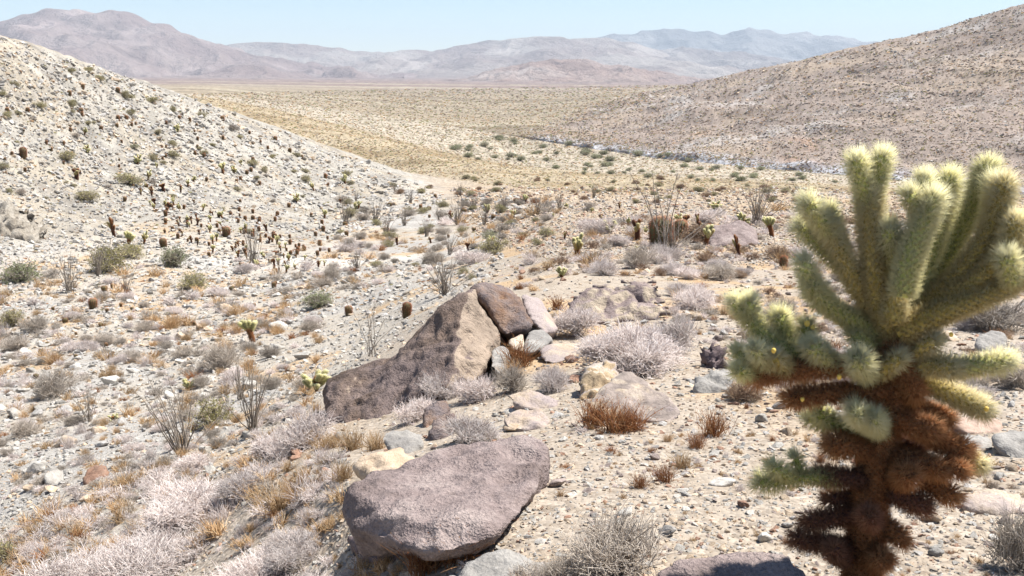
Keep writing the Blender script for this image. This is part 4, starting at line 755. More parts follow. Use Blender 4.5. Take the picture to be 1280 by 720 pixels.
# ---- the plants the photograph shows singly: (base pixel x, y, height px, ...)
for x, y, hp, v, lab, land, rz, sx in [
 (228, 567, 100, 0, "tall ocotillo with many bare stems leaning over pale gravel", "the tall leaning ocotillo", 0, 1.05),
 (318, 543, 88, 1, "dense upright ocotillo behind the leaning one beside an olive shrub", "the dense upright ocotillo", 0, 1),
 (112, 527, 55, 4, "short sparse ocotillo alone on the gravel wash", "the short sparse ocotillo", 0, 1),
 (466, 446, 84, 2, "thin few-stemmed ocotillo just beyond the great brown boulder", "the thin few-stemmed ocotillo", 1, 1),
 (557, 368, 50, 3, "grey fan-shaped ocotillo standing beyond the tip of the great boulder", "the fan-shaped ocotillo", 0, 1.3),
 (830, 322, 118, 2, "ocotillo with very long thin stems standing by the big red barrel cactus", "the long-stemmed ocotillo", 2, 1.2),
 (842, 316, 45, 3, "short bushy ocotillo tangled beside the big red barrel cactus", None, 0, 1.2),
 (945, 281, 55, 3, "dense grey ocotillo on the spur between two small bright chollas", "the dense grey ocotillo on the spur", 2, 1)]:
    l = hit(x, y); put_oco(v, l, ms(l, hp), lab, None, True, land, rz, sx)
for x, y, hp, v, s_ in [(86, 366, 52, 1, 1), (124, 345, 42, 1, 1), (158, 368, 38, 4, 1), (316, 334, 55, 1, .8), (349, 347, 55, 2, .6), (447, 338, 30, 3, 1), (433, 281, 34, 1, 1), (470, 278, 30, 3, 1), (484, 295, 30, 1, 1), (506, 282, 25, 3, 1), (513, 254, 20, 1, 1), (572, 281, 34, 3, 1), (606, 281, 26, 1, 1), (592, 262, 22, 3, 1), (549, 280, 24, 1, 1), (630, 262, 22, 1, 1), (672, 268, 26, 1, 1), (700, 262, 24, 3, 1), (194, 232, 30, 2, 1), (563, 318, 28, 3, 1), (533, 296, 24, 1, 1), (445, 252, 16, 1, 1), (676, 188, 12, 2, .5), (790, 200, 16, 2, .5), (845, 226, 14, 2, .5), (742, 248, 20, 1, 1), (655, 252, 18, 3, 1), (1010, 262, 22, 1, 1), (575, 245, 18, 1, 1), (625, 298, 22, 1, 1), (493, 240, 15, 1, 1), (960, 250, 18, 1, 1), (283, 505, 45, 2, .8), (300, 500, 60, 4, 1)]:
    l = hit(x, y); put_oco(v, l, ms(l, hp), "", "ocotillos across the wash", False, None, None, s_)
for x, y, hp, v, lab, land in [(826, 310, 40, 0, "big red barrel cactus behind the ocotillo with very long stems", "the big red barrel cactus"),
 (849, 298, 24, 0, "smaller russet barrel cactus tucked behind the big red one", None), (508, 397, 20, 1, "rust-topped barrel cactus standing above the great boulder's shoulder", "the barrel above the great boulder"),
 (436, 394, 13, 0, "round rusty barrel cactus on pale stones beyond the thin ocotillo", None), (117, 386, 14, 0, "dark red barrel cactus alone among grass on the wash", "the dark red barrel on the wash"),
 (30, 198, 14, 1, "dark red columnar barrel cactus alone on the bare pale slope", "the columnar barrel on the pale slope"), (978, 335, 16, 1, "small brown barrel cactus stump on stones near the big cholla", None), (205, 309, 12, 0, "squat red barrel cactus at the foot of the pale slope", None), (283, 296, 13, 0, "upright dark barrel cactus above the slim ocotillo", None)]:
    l = hit(x, y); put_barrel(v, l, ms(l, hp), lab, None, land)
for x, y, hp, st, lab, land, sx in [(721, 322, 28, 'bright', "small yellow-topped cholla on the orange edge of the spur", "the yellow-topped cholla", 1), (882, 307, 28, 'bright', "small cholla with brown base beside the mauve boulder", "the cholla beside the mauve boulder", 1),
 (965, 296, 28, 'bright', "small bright cholla on a russet stem between mauve boulder and big cholla", "the russet-stemmed cholla", 1), (927, 282, 18, 'low', "low rounded yellow cholla beside the dense grey ocotillo", "the rounded yellow cholla", 1.4), (762, 292, 20, 'low', "pale low cholla clump on the ridge of the spur", "the pale cholla clump", 1.4),
 (797, 300, 26, 'dark', "dull olive cholla rising over a dark stone on the spur", None, 1.2), (702, 347, 16, 'low', "little greenish cholla among stones below the yellow-topped one", None, 1.2), (393, 490, 34, 'low', "low yellow-green cholla bush beside the great brown boulder's lower end", "the low yellow-green cholla", 1.5),
 (316, 428, 32, 'bright', "lone cholla with drooping yellow arms on the wash gravel", "the lone wash cholla", 1), (925, 322, 30, 'dark', "nearly black dead cholla stump leaning beside the mauve boulder", "the black cholla stump", .7), (235, 488, 18, 'low', "flat little cholla behind the tall leaning ocotillo", None, 1.5),
 (143, 527, 12, 'low', "tiny green cholla beside the short sparse ocotillo", None, 1.6), (143, 296, 26, 'dark', "dark-trunked cholla at the bottom of the bare pale slope", "the dark-trunked cholla", .8), (160, 312, 24, 'bright', "yellow-crowned cholla in scrub at the slope foot", None, .8), (180, 305, 16, 'bright', "small yellow cholla standing right of centre of the slope foot scrub", None, 1),
 (96, 224, 14, 'dark', "spreading dark cholla on the pale slope above the outcrop", "the spreading slope cholla", 1.6), (205, 240, 14, 'dark', "forked dark cholla on the hillside above the cactus belt", None, 1), (857, 283, 20, 'dark', "dark ragged cholla behind the long-stemmed ocotillo", None, 1), (848, 277, 14, 'low', "small tan cholla behind the dark ragged one", None, 1.2), (896, 262, 12, 'low', "olive cholla mound on the crest of the spur", None, 1.4)]:
    l = hit(x, y); put_cholla(st, l, ms(l, hp), lab.replace("right of centre of", "within"), None, land, None, sx)
for x, y, wp, hp, kd, lab, land in [
 (790, 462, 175, 92, 'whitebig', "large bleached brittlebush sprawling before the broad purple-grey boulder", "the large brittlebush"), (245, 655, 190, 85, 'whitebig', "large bleached brittlebush at the bottom of the view below the leaning ocotillo", "the largest brittlebush in front"),
 (190, 720, 220, 90, 'whitebig', "wide brittlebush with straw flowers at the picture's lower edge", None), (375, 700, 130, 55, 'whitebig', "bleached brittlebush on the bare slope beside the purple-grey slab", None), (330, 735, 190, 75, 'whitebig', "bleached brittlebush with golden heads beside the purple-grey slab", None), (95, 735, 150, 60, 'white', "pale straw brittlebush in the lowest corner of the slope", None),
 (552, 500, 66, 44, 'white', "small round white brittlebush against the great boulder's front", "the round white brittlebush"), (518, 526, 62, 40, 'white', "white twiggy brittlebush at the low end of the great boulder", None), (596, 500, 60, 42, 'white', "lilac-white brittlebush between the great boulder and the rusty grass", None), (588, 552, 84, 42, 'white', "bright white brittlebush directly behind the purple-grey slab", "the bright white brittlebush"),
 (640, 490, 60, 40, 'grey', "thin grey shrub among jumbled tan rocks", None), (690, 488, 60, 40, 'white', "mauve-white brittlebush over the flat pale-topped stone", None), (770, 720, 165, 100, 'grey', "grey dry shrub with fine twigs in front of the low purple boulder", "the grey dry shrub in front"), (700, 735, 90, 60, 'grey', "bare twiggy shrub between the whitish rock and the larger grey shrub", None),
 (378, 560, 90, 60, 'white', "frosted grey brittlebush on the slope below the great boulder", "the frosted brittlebush"), (345, 575, 70, 42, 'white', "grey-white brittlebush under the dense upright ocotillo", None), (245, 590, 60, 28, 'white', "small pale brittlebush just behind the largest one", None), (305, 620, 80, 40, 'white', "brittlebush with dark inner twigs beside the largest one", None),
 (720, 420, 70, 50, 'white', "brittlebush hiding the foot of the broad purple-grey boulder", None), (840, 440, 70, 60, 'white', "brittlebush at the far edge of the large one near the jagged rock", None), (800, 335, 60, 34, 'grey', "rounded mauve shrub before the big red barrel cactus", "the mauve shrub"), (870, 385, 70, 34, 'white', "flat mauve brittlebush on the open gravel behind the jagged rock", None), (900, 350, 60, 24, 'grey', "low grey-brown shrub over a dark stone by the big cholla", None), (930, 500, 60, 34, 'brown', "withered brown shrub under the blocky pale grey rock", None),
 (976, 400, 50, 36, 'grey', "dry grey shrub beside the big cholla's upper arms", None), (1240, 412, 110, 50, 'grey', "grey tangle of twigs beyond the big cholla's crown", None), (1262, 485, 70, 40, 'grey', "dark twiggy shrub beyond the big cholla's middle arms", None), (1275, 715, 90, 100, 'grey', "shaded twiggy shrub at the picture's edge past the brown trunk", None),
 (280, 462, 56, 44, 'grey', "pale grey shrub behind the dense upright ocotillo", None), (270, 530, 70, 40, 'olive', "yellow-olive shrub between the two larger ocotillos", "the yellow-olive shrub"), (70, 495, 76, 40, 'grey', "dry grey shrub on the wash before the short sparse ocotillo", None), (32, 545, 46, 26, 'grey', "small dark-hearted shrub low on the wash", None), (130, 432, 42, 20, 'grey', "round brown-grey shrub among white boulders", None), (45, 415, 40, 26, 'grey', "wiry shrub beside orange grass on the wash", None),
 (28, 352, 60, 32, 'green', "wide green bush below the layered outcrop", "the wide green bush"), (220, 334, 42, 28, 'green', "round green bush by itself at the slope foot", "the round green bush"), (135, 340, 60, 40, 'olive', "olive bush wrapped round slim ocotillos", None), (162, 322, 44, 22, 'olive', "low yellow-olive bush under the yellow-crowned cholla", None), (400, 384, 50, 22, 'green', "flat green bush in the middle of the wash", "the flat green bush"),
 (310, 413, 32, 20, 'green', "small green bush behind the lone wash cholla", None), (245, 360, 50, 24, 'olive', "faded green bush beside the bare streak of the wash", None), (15, 408, 34, 28, 'olive', "yellow-green bush at the picture's margin on the wash", None), (8, 700, 50, 34, 'olive', "mustard-green leafy shrub at the lower picture margin", None), (84, 200, 26, 16, 'olive', "olive bush lit on the bare pale slope", "the olive slope bush"), (110, 252, 30, 18, 'olive', "olive bush above the layered outcrop", None), (160, 230, 44, 14, 'olive', "long yellow-olive bush strip above the cactus belt", None),
 (111, 90, 14, 8, 'olive', "olive bush just under the skyline of the pale hillside", "the skyline bush"), (124, 101, 16, 8, 'olive', "wide yellow-olive bush below the skyline bush on the hillside", None), (156, 122, 16, 10, 'olive', "bright olive bush alone in the upper pale hillside", "the upper hillside bush"),
 (164, 143, 14, 9, 'olive', "straw-olive bush below the upper hillside bush", None), (217, 138, 12, 8, 'olive', "small olive bush on the far shoulder of the pale hillside", "the shoulder bush"), (198, 168, 12, 8, 'olive', "olive bush in the middle of the pale hillside", "the mid-slope bush"), (215, 182, 16, 9, 'olive', "broad olive bush below the mid-slope bush", None),
 (166, 185, 18, 6, 'green', "flat dark green mat bush on the pale hillside", "the flat mat bush"), (191, 200, 14, 11, 'olive', "upright olive bush above the cactus belt", "the upright slope bush"), (255, 194, 12, 8, 'olive', "small olive bush low on the far hillside", "the low far bush"), (330, 215, 12, 8, 'olive', "olive bush near the tail of the pale hillside", "the tail bush"), (20, 110, 16, 9, 'olive', "yellowish bush high at the margin of the pale hillside", "the high margin bush"),
 (612, 300, 24, 14, 'green', "pale green bush on the white streak of the wash", None), (1085, 330, 40, 20, 'olive', "small olive shrub behind the big cholla's arms", None), (620, 315, 40, 22, 'olive', "straw-olive shrub at the spur's edge", None), (1240, 340, 70, 28, 'grey', "mauve scrub behind the big cholla's outer arms", None), (590, 330, 50, 22, 'white', "white brittlebush at the edge of the wash streak", None), (540, 330, 40, 20, 'grey', "grey shrub tangled under the fan-shaped ocotillo", None)]:
    l = hit(x, min(y, 760)); put_bush(kd, l, ms(l, wp), ms(l, hp), lab, None, land)
for x, y, s_, kd, lab, land in [(770, 540, 46, 'rust', "bunch of rusty red-brown flower stalks before the tan boulder", "the rusty flower bunch"), (745, 532, 44, 'rust', "small rusty stalks at the near end of the tan boulder", None), (790, 538, 40, 'rust', "short rusty stalks under the tan boulder's dark hollow", None), (870, 560, 26, 'rust', "sparse reddish dead weed on open gravel", None), (890, 545, 40, 'rust', "second sparse reddish weed near the brown withered shrub", None), (853, 585, 26, 'straw', "single pale straw tuft on the gravel between slab and big cholla", None),
 (575, 700, 60, 'rust', "golden-brown buckwheat stalks sprouting beside the purple-grey slab", None), (530, 715, 60, 'rust', "golden dry seed heads in front of the purple-grey slab", None), (600, 670, 40, 'rust', "dark red-brown stalks under the slab's tip", None), (640, 470, 26, 'straw', "orange straw tuft by the grey weathered rock", None), (560, 475, 34, 'rust', "orange-brown tuft in the great boulder's lap", None), (440, 562, 34, 'straw', "orange dry grass patch in front of the great boulder", None), (415, 560, 26, 'straw', "straw grass below the great boulder's low end", None),
 (470, 562, 30, 'straw', "straw tuft behind the pale blue-grey rock", None), (800, 610, 22, 'rust', "small brown weed on gravel beyond the slab's tip", None), (830, 602, 30, 'rust', "thin brown sprig on gravel beside another brown weed", None), (385, 620, 40, 'grey', "pale wispy grass on the slope beside the purple-grey slab", None), (350, 640, 44, 'straw', "wispy straw grass beside the largest brittlebush", None), (430, 600, 30, 'straw', "straw grass tuft behind the slab's blunt end", None), (205, 590, 20, 'straw', "little orange tuft next to the reddish-brown rock", None), (650, 460, 40, 'rust', "rust-orange grass under the flat orange-topped rock", None)]:
    l = hit(x, min(y, 760)); put_tuft(kd, l, ms(l, s_), lab, None, None, land)
for (x, y, phrase) in [(675, 181, "the cliff's far tip"), (760, 196, "the paler cliff stretch"), (860, 208, "the cliff's middle"), (970, 220, "the cliff's near end"), (600, 205, "the terrace tip"), (860, 240, "the terrace's bare edge"), (700, 235, "the terrace's olive strip"), (455, 205, "the hill's tail"), (60, 250, "the gully above the outcrop"), (540, 450, "the great brown boulder"), (560, 620, "the purple-grey slab"), (660, 400, "the cracked orange-brown rock"), (770, 380, "the broad purple-grey boulder"), (900, 475, "the blocky pale grey rock"), (800, 510, "the tan boulder"), (1080, 740, "the big cholla"), (120, 595, "the reddish-brown rock"), (915, 300, "the mauve boulder"), (20, 300, "the layered outcrop"), (660, 500, "the flat pale-topped stone"), (500, 560, "the pale blue-grey rock"), (1240, 630, "the long cream stone")]:
    l = hit(x, y); LAND.append((l.x, l.y, phrase))
LANDA = np.array([(a, b) for a, b, _ in LAND])
def where_k(px, k):
    if float(hill_mask(np.array([px]), np.array([k]))[0]) > .5: return "on the stony far hill"
    if float(lhill_mask(np.array([px]), np.array([k]))[0]) > .5: return "on the pale hillside"
    if k > 10.7: return "on the far plain"
    if k > 8.3: return "on the brown terrace"
    if px > np.interp(k, [0, 1, 2, 3, 4, 5, 6, 7, 8], [200, 220, 250, 330, 440, 530, 620, 600, 520]): return "on the spur"
    return "on the wash"
SEENL = {}
def auto_label(head, l, px, k):
    d = np.hypot(LANDA[:, 0] - l.x, LANDA[:, 1] - l.y); o = np.argsort(d); a, b = int(o[0]), int(o[1]); dd = float(d[a]) / max(l.y, 1); bl = LAND[a][2]
    if dd < .035: rel = "close beside " + bl
    elif dd < .5:
        v = Vector((LANDA[a][0] - l.x, LANDA[a][1] - l.y)); u = Vector((LANDA[b][0] - l.x, LANDA[b][1] - l.y))
        if v.dot(u) < -.2 * v.length * u.length: rel = "between " + bl + " and " + LAND[b][2]
        else: rel = ("beyond " if l.y > LANDA[a][1] + abs(LANDA[a][0] - l.x) * .4 else "this side of " if l.y < LANDA[a][1] - abs(LANDA[a][0] - l.x) * .4 else "level with ") + bl
    else: rel = "far from any large plant"
    wk = where_k(px, k); full = f"{head} {wk}, {rel}"
    if len(full.split()) > 15: full = f"{head}, {rel}"
    if len(full.split()) > 15: full = f"{head}, beside {bl}"
    return full
def free_of_big(px, py): # keep scattered pieces out of the bodies of the big boulders
    for x0, y0, x1, y1 in ((400, 365, 690, 535), (430, 540, 685, 700), (730, 450, 860, 530), (700, 345, 838, 410), (862, 430, 922, 492), (815, 690, 1020, 800), (1190, 515, 1300, 575)):
        if x0 < px < x1 and y0 < py < y1: return False
    return True
relab = [o for o in C.objects if o.get("label") == ""]
for o in relab:
    px, py = proj(o.location.x, o.location.y, o.location.z); k = float(base_e(np.array([o.location.x / o.location.y]), np.array([math.log(o.location.y)]))[1][0])
    h_ = o.scale.z; hd = ("tall " if h_ > 2.2 else "low " if h_ < 1.3 else "") + ("thin " if o.scale.x < .7 * h_ else "") + "grey ocotillo"; o["label"] = auto_label(hd, o.location, px, k)
# ---- rocks one can tell apart: about 290, largest nearest
rs = np.random.RandomState(77)
def sample(n, poly, seed):
    """n pixels spread over a polygon"""
    r_ = np.random.RandomState(seed); P_ = np.array(poly, float); lo, hi = P_.min(0), P_.max(0); out = np.zeros((0, 2))
    while len(out) < n:
        q = lo + r_.rand(n * 2, 2) * (hi - lo); ins = np.zeros(len(q), bool); j = len(P_) - 1
        for i in range(len(P_)):
            (xi, yi), (xj, yj) = P_[i], P_[j]; c_ = ((yi > q[:, 1]) != (yj > q[:, 1])) & (q[:, 0] < (xj - xi) * (q[:, 1] - yi) / (yj - yi + 1e-12) + xi); ins ^= c_; j = i
        out = np.concatenate([out, q[ins]])
    return out[:n]
ADJ = {'pale': "pale", 'grey': "grey", 'tan': "tan", 'purple': "mauve", 'rust': "rusty"}
def put_rocks(n, poly, sizes, mats, seed, name="rock"):
    q = sample(n * 2, poly, seed); r_ = np.random.RandomState(seed + 1); c = 0
    for px, py in q:
        if c >= n: break
        if not free_of_big(px, py): continue
        o_ = hits([px], [py])[0]
        if np.isnan(o_[0]): continue
        c += 1; l = Vector(o_[:3]); s_px = sizes[0] * (sizes[1] / sizes[0]) ** (r_.rand() ** 1.5); s = l.y * s_px / F_PX; m = mats[r_.randint(len(mats))]
        me = MED[m][r_.randint(4)] if s_px > 11 else SMALL[m][r_.randint(5)]
        o = bpy.data.objects.new(name, me); C.objects.link(o); zs = r_.uniform(.6, 1.0); o.scale = (s * r_.uniform(.8, 1.25), s * r_.uniform(.8, 1.25), s * zs); o.rotation_euler = (r_.uniform(-.4, .4), r_.uniform(-.4, .4), r_.uniform(0, 6.28)); o.location = l + Vector((0, 0, s * .12))
        sz = "large" if s_px > 26 else "middling" if s_px > 17 else "small" if s_px > 12 else "tiny"; tag(o, auto_label(f"{sz} {ADJ[m]} {'flat ' if zs < .7 else ''}stone", l, px, o_[3]), "rock", "loose stones " + where_k(px, o_[3]))
put_rocks(100, [(0, 400), (300, 380), (420, 420), (400, 540), (200, 640), (0, 700)], (11, 44), ['pale', 'pale', 'grey', 'pale', 'tan'], 1001)
put_rocks(25, [(250, 340), (560, 330), (480, 430), (300, 400)], (8, 20), ['pale', 'grey', 'pale'], 1002)
put_rocks(125, [(640, 340), (1000, 290), (1280, 400), (1280, 700), (960, 720), (700, 700), (690, 520)], (10, 44), ['tan', 'purple', 'grey', 'tan', 'rust', 'pale'], 1003)
put_rocks(30, [(440, 530), (700, 500), (690, 560), (420, 620), (300, 600)], (12, 40), ['tan', 'pale', 'rust', 'grey'], 1004)
# ---- cacti, shrubs and tufts met again and again
def many(n, poly, seed, fn, head, group, cat_k=None, lo=3, hi=8):
    q = sample(n, poly, seed); r_ = np.random.RandomState(seed + 5); H = hits(q[:, 0], q[:, 1])
    for (px, py), h_ in zip(q, H):
        if np.isnan(h_[0]) or not free_of_big(px, py): continue
        l = Vector(h_[:3]); sp_ = lo * (hi / lo) ** r_.rand(); hd = head if isinstance(head, str) else head[r_.randint(len(head))]; fn(l, l.y * sp_ / F_PX, auto_label(hd, l, px, h_[3]), group + " " + where_k(px, h_[3]), r_)
LH = [(0, 60), (120, 100), (250, 140), (360, 180), (480, 220), (430, 260), (330, 300), (180, 270), (0, 240)]
many(85, LH, 2001, lambda l, s, a, g, r_: put_barrel(r_.randint(2), l, s, a, g), ["rusty barrel cactus", "dark red barrel cactus", "small round barrel cactus"], "barrel cacti", lo=3, hi=7)
many(75, [(200, 250), (300, 270), (400, 270), (420, 320), (330, 340), (250, 320), (200, 290)], 2002, lambda l, s, a, g, r_: put_barrel(1, l, s, a, g), ["dark columnar barrel cactus", "rust-topped barrel cactus"], "barrel cacti", lo=4, hi=8)
many(40, [(0, 380), (560, 300), (700, 260), (540, 240), (420, 280), (330, 380), (0, 500)], 2003, lambda l, s, a, g, r_: put_barrel(r_.choice([0, 2]), l, s, a, g), ["squat rusty barrel cactus", "round red barrel cactus"], "barrel cacti", lo=4, hi=8)
many(70, [(150, 220), (240, 250), (330, 300), (420, 330), (330, 350), (230, 300)], 2004, lambda l, s, a, g, r_: put_cholla('bright' if r_.rand() < .45 else 'dark', l, s, a, g, sx=.9), ["small dark-stemmed cholla", "small yellow-tipped cholla"], "chollas of the cactus belt", lo=7, hi=13)
many(45, [(60, 120), (480, 230), (560, 260), (700, 250), (640, 220), (1000, 245), (1000, 300), (740, 320), (480, 320), (100, 250)], 2005, lambda l, s, a, g, r_: put_cholla(['bright', 'dark', 'low'][r_.randint(3)], l, s, a, g), ["small cholla", "little spiny cholla"], "scattered chollas", lo=7, hi=15)
many(75, [(0, 400), (300, 340), (560, 330), (440, 450), (400, 540), (200, 600), (0, 640)], 2011, lambda l, s, a, g, r_: put_bush('grey' if r_.rand() < .6 else 'white', l, s, s * .5, a, g), ["dry grey shrub", "dry twiggy shrub"], "dry shrubs", lo=18, hi=46)
many(70, [(400, 250), (760, 250), (640, 330), (560, 360), (420, 340)], 2012, lambda l, s, a, g, r_: put_bush('grey' if r_.rand() < .7 else 'olive', l, s, s * .5, a, g), ["dry grey shrub", "faded shrub"], "dry shrubs", lo=12, hi=26)
many(70, [(700, 270), (1000, 255), (1280, 330), (1280, 470), (1000, 480), (900, 400), (700, 340)], 2013, lambda l, s, a, g, r_: put_bush('white' if r_.rand() < .6 else 'brown', l, s, s * .5, a, g), ["mauve twiggy shrub", "dry brown-tinged shrub"], "mauve shrubs", lo=22, hi=60)
many(55, LH, 2014, lambda l, s, a, g, r_: put_bush('olive' if r_.rand() < .6 else 'grey', l, s, s * .5, a, g), ["small olive shrub", "small straw-coloured shrub"], "hillside shrubs", lo=8, hi=20)
many(60, [(430, 235), (660, 215), (1000, 235), (1000, 255), (700, 255), (500, 250)], 2015, lambda l, s, a, g, r_: put_bush('olive' if r_.rand() < .5 else 'brown', l, s, s * .5, a, g), ["olive-brown shrub", "brownish shrub"], "terrace shrubs", lo=8, hi=18)
many(70, [(560, 165), (700, 178), (1050, 222), (1040, 240), (760, 222), (560, 195)], 2016, lambda l, s, a, g, r_: put_bush('green', l, s, s * .5, a, g), ["round green bush", "wide green bush"], "green bushes", lo=8, hi=18)
many(95, [(0, 380), (300, 380), (480, 400), (400, 560), (250, 620), (0, 560)], 2021, lambda l, s, a, g, r_: put_tuft('straw' if r_.rand() < .7 else 'grey', l, s * .5, a, g), ["orange-straw grass tuft", "pale dry grass tuft"], "dry grass tufts", lo=16, hi=44)
many(80, [(640, 330), (760, 290), (1000, 300), (1280, 420), (1280, 600), (900, 620), (700, 560), (600, 480)], 2022, lambda l, s, a, g, r_: put_tuft(['straw', 'rust', 'grey'][r_.randint(3)], l, s * .5, a, g), ["small dry tuft", "thin dried-out tuft"], "dry tufts", lo=14, hi=36)
many(50, [(360, 560), (440, 540), (430, 700), (0, 700), (100, 640)], 2023, lambda l, s, a, g, r_: put_tuft('grey' if r_.rand() < .5 else 'straw', l, s * .5, a, g), ["wispy pale grass tuft", "straw-coloured grass tuft"], "slope grass tufts", lo=24, hi=56)

# ------------------------------------------------------------------ gravel, stones and scrub past counting
MINI = {'white': [bush_mesh(300 + i, TW_WHITE, 170, 12, .4, .22, .012, flat=.6)[0] for i in range(3)], 'grey': [bush_mesh(310 + i, TW_GREY, 170, 12, .4, .22, .012, flat=.6)[0] for i in range(3)], 'brown': [bush_mesh(320, TW_BROWN, 150, 12, .4, .22, .011, flat=.6)[0]], 'straw': [grass_mesh(330 + i, STRAW, 60, 1.0, .014) for i in range(3)], 'rust': [grass_mesh(340, RUST, 60, .8, .012, 100)]}
def stuff_brush(name, n, poly, sizes, spec, seed, flat=1.0, acc=None):
    q = sample(n, poly, seed); cl = fbm2(q[:, 0] / 45, q[:, 1] / 18, 3, seed); q = q[cl > -.12]; H = hits(q[:, 0], q[:, 1]); ok = ~np.isnan(H[:, 0]) & np.array([free_of_big(a_, b_) for a_, b_ in q]); H = H[ok]
    if acc: H = H[acc(H)]
    r_ = np.random.RandomState(seed); n = len(H); s = H[:, 1] / F_PX * sizes[0] * (sizes[1] / sizes[0]) ** (r_.rand(n) ** 1.4); rot = np.stack([r_.uniform(-.2, .2, n), r_.uniform(-.2, .2, n), r_.uniform(0, 6.28, n)], 1); sc_ = s[:, None] * r_.uniform(.75, 1.3, (n, 3)) * np.array([1, 1, flat])
    scatter(name, H[:, :3], rot, sc_, source_coll("source_" + name, [me for k_, c_ in spec for me in MINI[k_] * c_]))
COLL_S = {m: source_coll("source_" + m, SMALL[m]) for m in SMALL}
def coll_mix(name, spec): return source_coll(name, [me for m, n_ in spec for me in (SMALL[m] * n_)[:5 * n_]])
def stuff_rocks(name, n, poly, sizes, spec, seed, sink=.1, flat=.75, jitter=0, acc=None):
    q = sample(n, poly, seed); H = hits(q[:, 0], q[:, 1]); m = ~np.isnan(H[:, 0]); H = H[m]; r_ = np.random.RandomState(seed); s = H[:, 1] / F_PX * sizes[0] * (sizes[1] / sizes[0]) ** (r_.rand(len(H)) ** 2.5)
    if acc: keep = acc(H); H, s = H[keep], s[keep]
    n = len(H); H[:, 2] += s * sink; rot = np.stack([r_.uniform(-.5, .5, n), r_.uniform(-.5, .5, n), r_.uniform(0, 6.28, n)], 1); sc_ = s[:, None] * r_.uniform(.7, 1.25, (n, 3)) * np.array([1, 1, flat]); scatter(name, H[:, :3], rot, sc_, coll_mix("source_" + name, spec))
stuff_rocks("gravel", 40000, [(-400, 540), (300, 540), (640, 330), (850, 270), (1750, 280), (1750, 860), (-400, 860)], (2.2, 13), [('tan', 3), ('pale', 3), ('purple', 1), ('rust', 1), ('grey', 1)], 3001)
stuff_rocks("loose_gravel", 12500, [(420, 620), (690, 480), (760, 380), (1700, 380), (1750, 820), (420, 820)], (5, 22), [('tan', 3), ('pale', 3), ('purple', 1), ('rust', 1), ('grey', 2)], 3011, sink=.05, flat=.6)
stuff_rocks("wash_gravel", 42500, [(-400, 330), (180, 300), (560, 330), (700, 250), (560, 240), (640, 330), (420, 480), (300, 600), (-400, 780)], (2.2, 14), [('pale', 5), ('grey', 3), ('tan', 1)], 3002)
stuff_rocks("scree", 38000, [(-400, -40), (0, 45), (250, 127), (480, 210), (560, 250), (430, 300), (200, 310), (-400, 340)], (1.8, 12), [('pale', 3), ('grey', 3), ('tan', 1)], 3003, acc=lambda H: H[:, 3] < 8.4)
stuff_rocks("rubble", 40000, [(560, 235), (1000, 235), (1750, 260), (1750, 340), (700, 330), (600, 300)], (2.0, 9), [('tan', 3), ('pale', 2), ('rust', 1), ('purple', 1)], 3004)
stuff_rocks("hill_rubble", 42500, [(640, 172), (720, 140), (860, 104), (1070, 60), (1280, 5), (1750, -40), (1750, 260), (1050, 218)], (1.4, 5.5), [('purple', 3), ('tan', 2), ('grey', 2), ('pale', 1)], 3005, acc=lambda H: H[:, 3] > 12.0)
LOWB = {}
def low_bush(seed, mat):
    sb = SB(); r_ = np.random.RandomState(seed); n = 70; d = r_.normal(size=(n, 3)); d /= np.linalg.norm(d, axis=1, keepdims=True); d[:, 2] = np.abs(d[:, 2]); c = d * .42 * r_.uniform(.5, 1, (n, 1)) * np.array([1, 1, .8]); sb.leaves(c, .13 * r_.uniform(.6, 1.3, n), r_); return sb.mesh("scrub", mat)
LB = {k_: [low_bush(i * 3 + j * 17, m) for i in range(3)] for j, (k_, m) in enumerate({'olive': OLIVE, 'green': GREEN, 'grey': TW_GREY, 'brown': TW_BROWN, 'rust': RUST, 'straw': STRAW, 'white': TW_WHITE}.items())}
def stuff_scrub(name, n, poly, sizes, spec, seed, acc=None, flat=.75):
    q = sample(n, poly, seed); H = hits(q[:, 0], q[:, 1]); H = H[~np.isnan(H[:, 0])]
    if acc: H = H[acc(H)]
    r_ = np.random.RandomState(seed); n = len(H); s = H[:, 1] / F_PX * sizes[0] * (sizes[1] / sizes[0]) ** r_.rand(n); rot = np.stack([np.zeros(n), np.zeros(n), r_.uniform(0, 6.28, n)], 1); sc_ = s[:, None] * r_.uniform(.8, 1.2, (n, 3)) * np.array([1, 1, flat])
    scatter(name, H[:, :3], rot, sc_, source_coll("source_" + name, [me for k_, c_ in spec for me in LB[k_] * c_]))
stuff_scrub("distant_scrub", 32500, [(200, 118), (480, 112), (870, 106), (700, 160), (1050, 218), (1750, 245), (1750, 262), (740, 250), (480, 215), (250, 128)], (1.2, 4.2), [('olive', 3), ('green', 1), ('brown', 3), ('grey', 3), ('straw', 3)], 4001, acc=lambda H: (H[:, 3] > 8.9) & (H[:, 3] < 16.5))
stuff_scrub("hill_scrub", 32500, [(640, 172), (720, 140), (860, 104), (1070, 60), (1280, 5), (1750, -40), (1750, 260), (1050, 218)], (1.4, 4.5), [('brown', 4), ('olive', 2), ('grey', 3), ('straw', 1)], 4002, acc=lambda H: H[:, 3] > 12.9)
stuff_scrub("hillside_scrub", 4375, [(-400, -40), (0, 50), (250, 130), (480, 212), (560, 250), (430, 300), (200, 310), (-400, 340)], (1.8, 6), [('olive', 3), ('straw', 3), ('rust', 2), ('brown', 3), ('grey', 2)], 4003, acc=lambda H: H[:, 3] < 8.4)
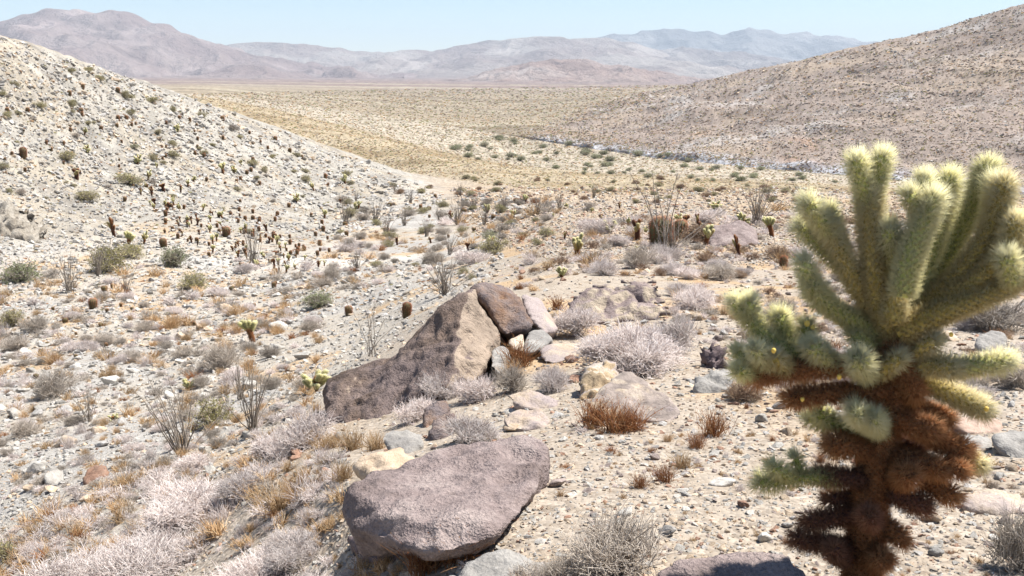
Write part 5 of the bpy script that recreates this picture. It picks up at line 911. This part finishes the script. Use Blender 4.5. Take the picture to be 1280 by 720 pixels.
stuff_scrub("low_scrub", 11250, [(-400, 340), (330, 310), (560, 235), (1000, 235), (1750, 260), (1750, 420), (700, 340), (560, 360), (-400, 560)], (2.2, 9), [('straw', 5), ('rust', 2), ('grey', 3), ('white', 2), ('olive', 1), ('brown', 2)], 4004, flat=.45)
stuff_brush("wash_brush", 3250, [(-400, 380), (330, 320), (600, 260), (720, 250), (620, 330), (480, 420), (380, 560), (100, 760), (-400, 820)], (8, 30), [('white', 2), ('grey', 2), ('straw', 3), ('rust', 1)], 5001, .8)
stuff_brush("spur_brush", 3250, [(640, 330), (760, 280), (1000, 260), (1750, 290), (1750, 700), (1250, 650), (1180, 480), (960, 500), (820, 440), (680, 420)], (10, 34), [('white', 4), ('grey', 2), ('straw', 2), ('rust', 1), ('brown', 3)], 5002, .8)
stuff_brush("slope_brush", 1875, [(300, 540), (420, 560), (440, 700), (700, 720), (400, 830), (-400, 830), (60, 640)], (14, 50), [('white', 4), ('straw', 4), ('rust', 1), ('grey', 1)], 5003, .8)
stuff_brush("open_gravel_weeds", 325, [(700, 540), (1000, 500), (1300, 560), (1300, 760), (700, 760)], (6, 20), [('straw', 2), ('rust', 2), ('white', 1)], 5004, .8)
# ------------------------------------------------------------------ labels met more than once
by_label = {}
for o in C.objects:
    if o.get("category") and o.parent is None: by_label.setdefault(o["label"], []).append(o)
for lb, os_ in by_label.items():
    if len(os_) < 2: continue
    os_.sort(key=lambda o: -proj(*o.location)[1])
    if len(os_) <= 3 and len(lb.split()) < 16:
        for o, wd_ in zip(os_, ("lower", "upper") if len(os_) == 2 else ("lowest", "middle", "topmost")): o["label"] = wd_ + " " + lb
    else:
        for o in os_: o["group"] = os_[0].get("group") or lb

# ------------------------------------------------------------------ haze
hb = bmesh.new(); bmesh.ops.create_cube(hb, size=1.0); hm = bpy.data.meshes.new("haze"); hb.to_mesh(hm); hb.free()
hz = obj("haze", hm, kind="stuff"); hz.scale = (44000, 23000, 1010); hz.location = (0, 11000, 265)
hmat = bpy.data.materials.new("haze_air"); hmat.use_nodes = True; ht = hmat.node_tree; ht.nodes.clear(); ho = ht.nodes.new("ShaderNodeOutputMaterial"); hv = ht.nodes.new("ShaderNodeVolumePrincipled")
hv.inputs["Color"].default_value = (.74, .86, 1.0, 1); hv.inputs["Density"].default_value = 5.2e-5; ht.links.new(hv.outputs[0], ho.inputs["Volume"]); hm.materials.append(hmat)
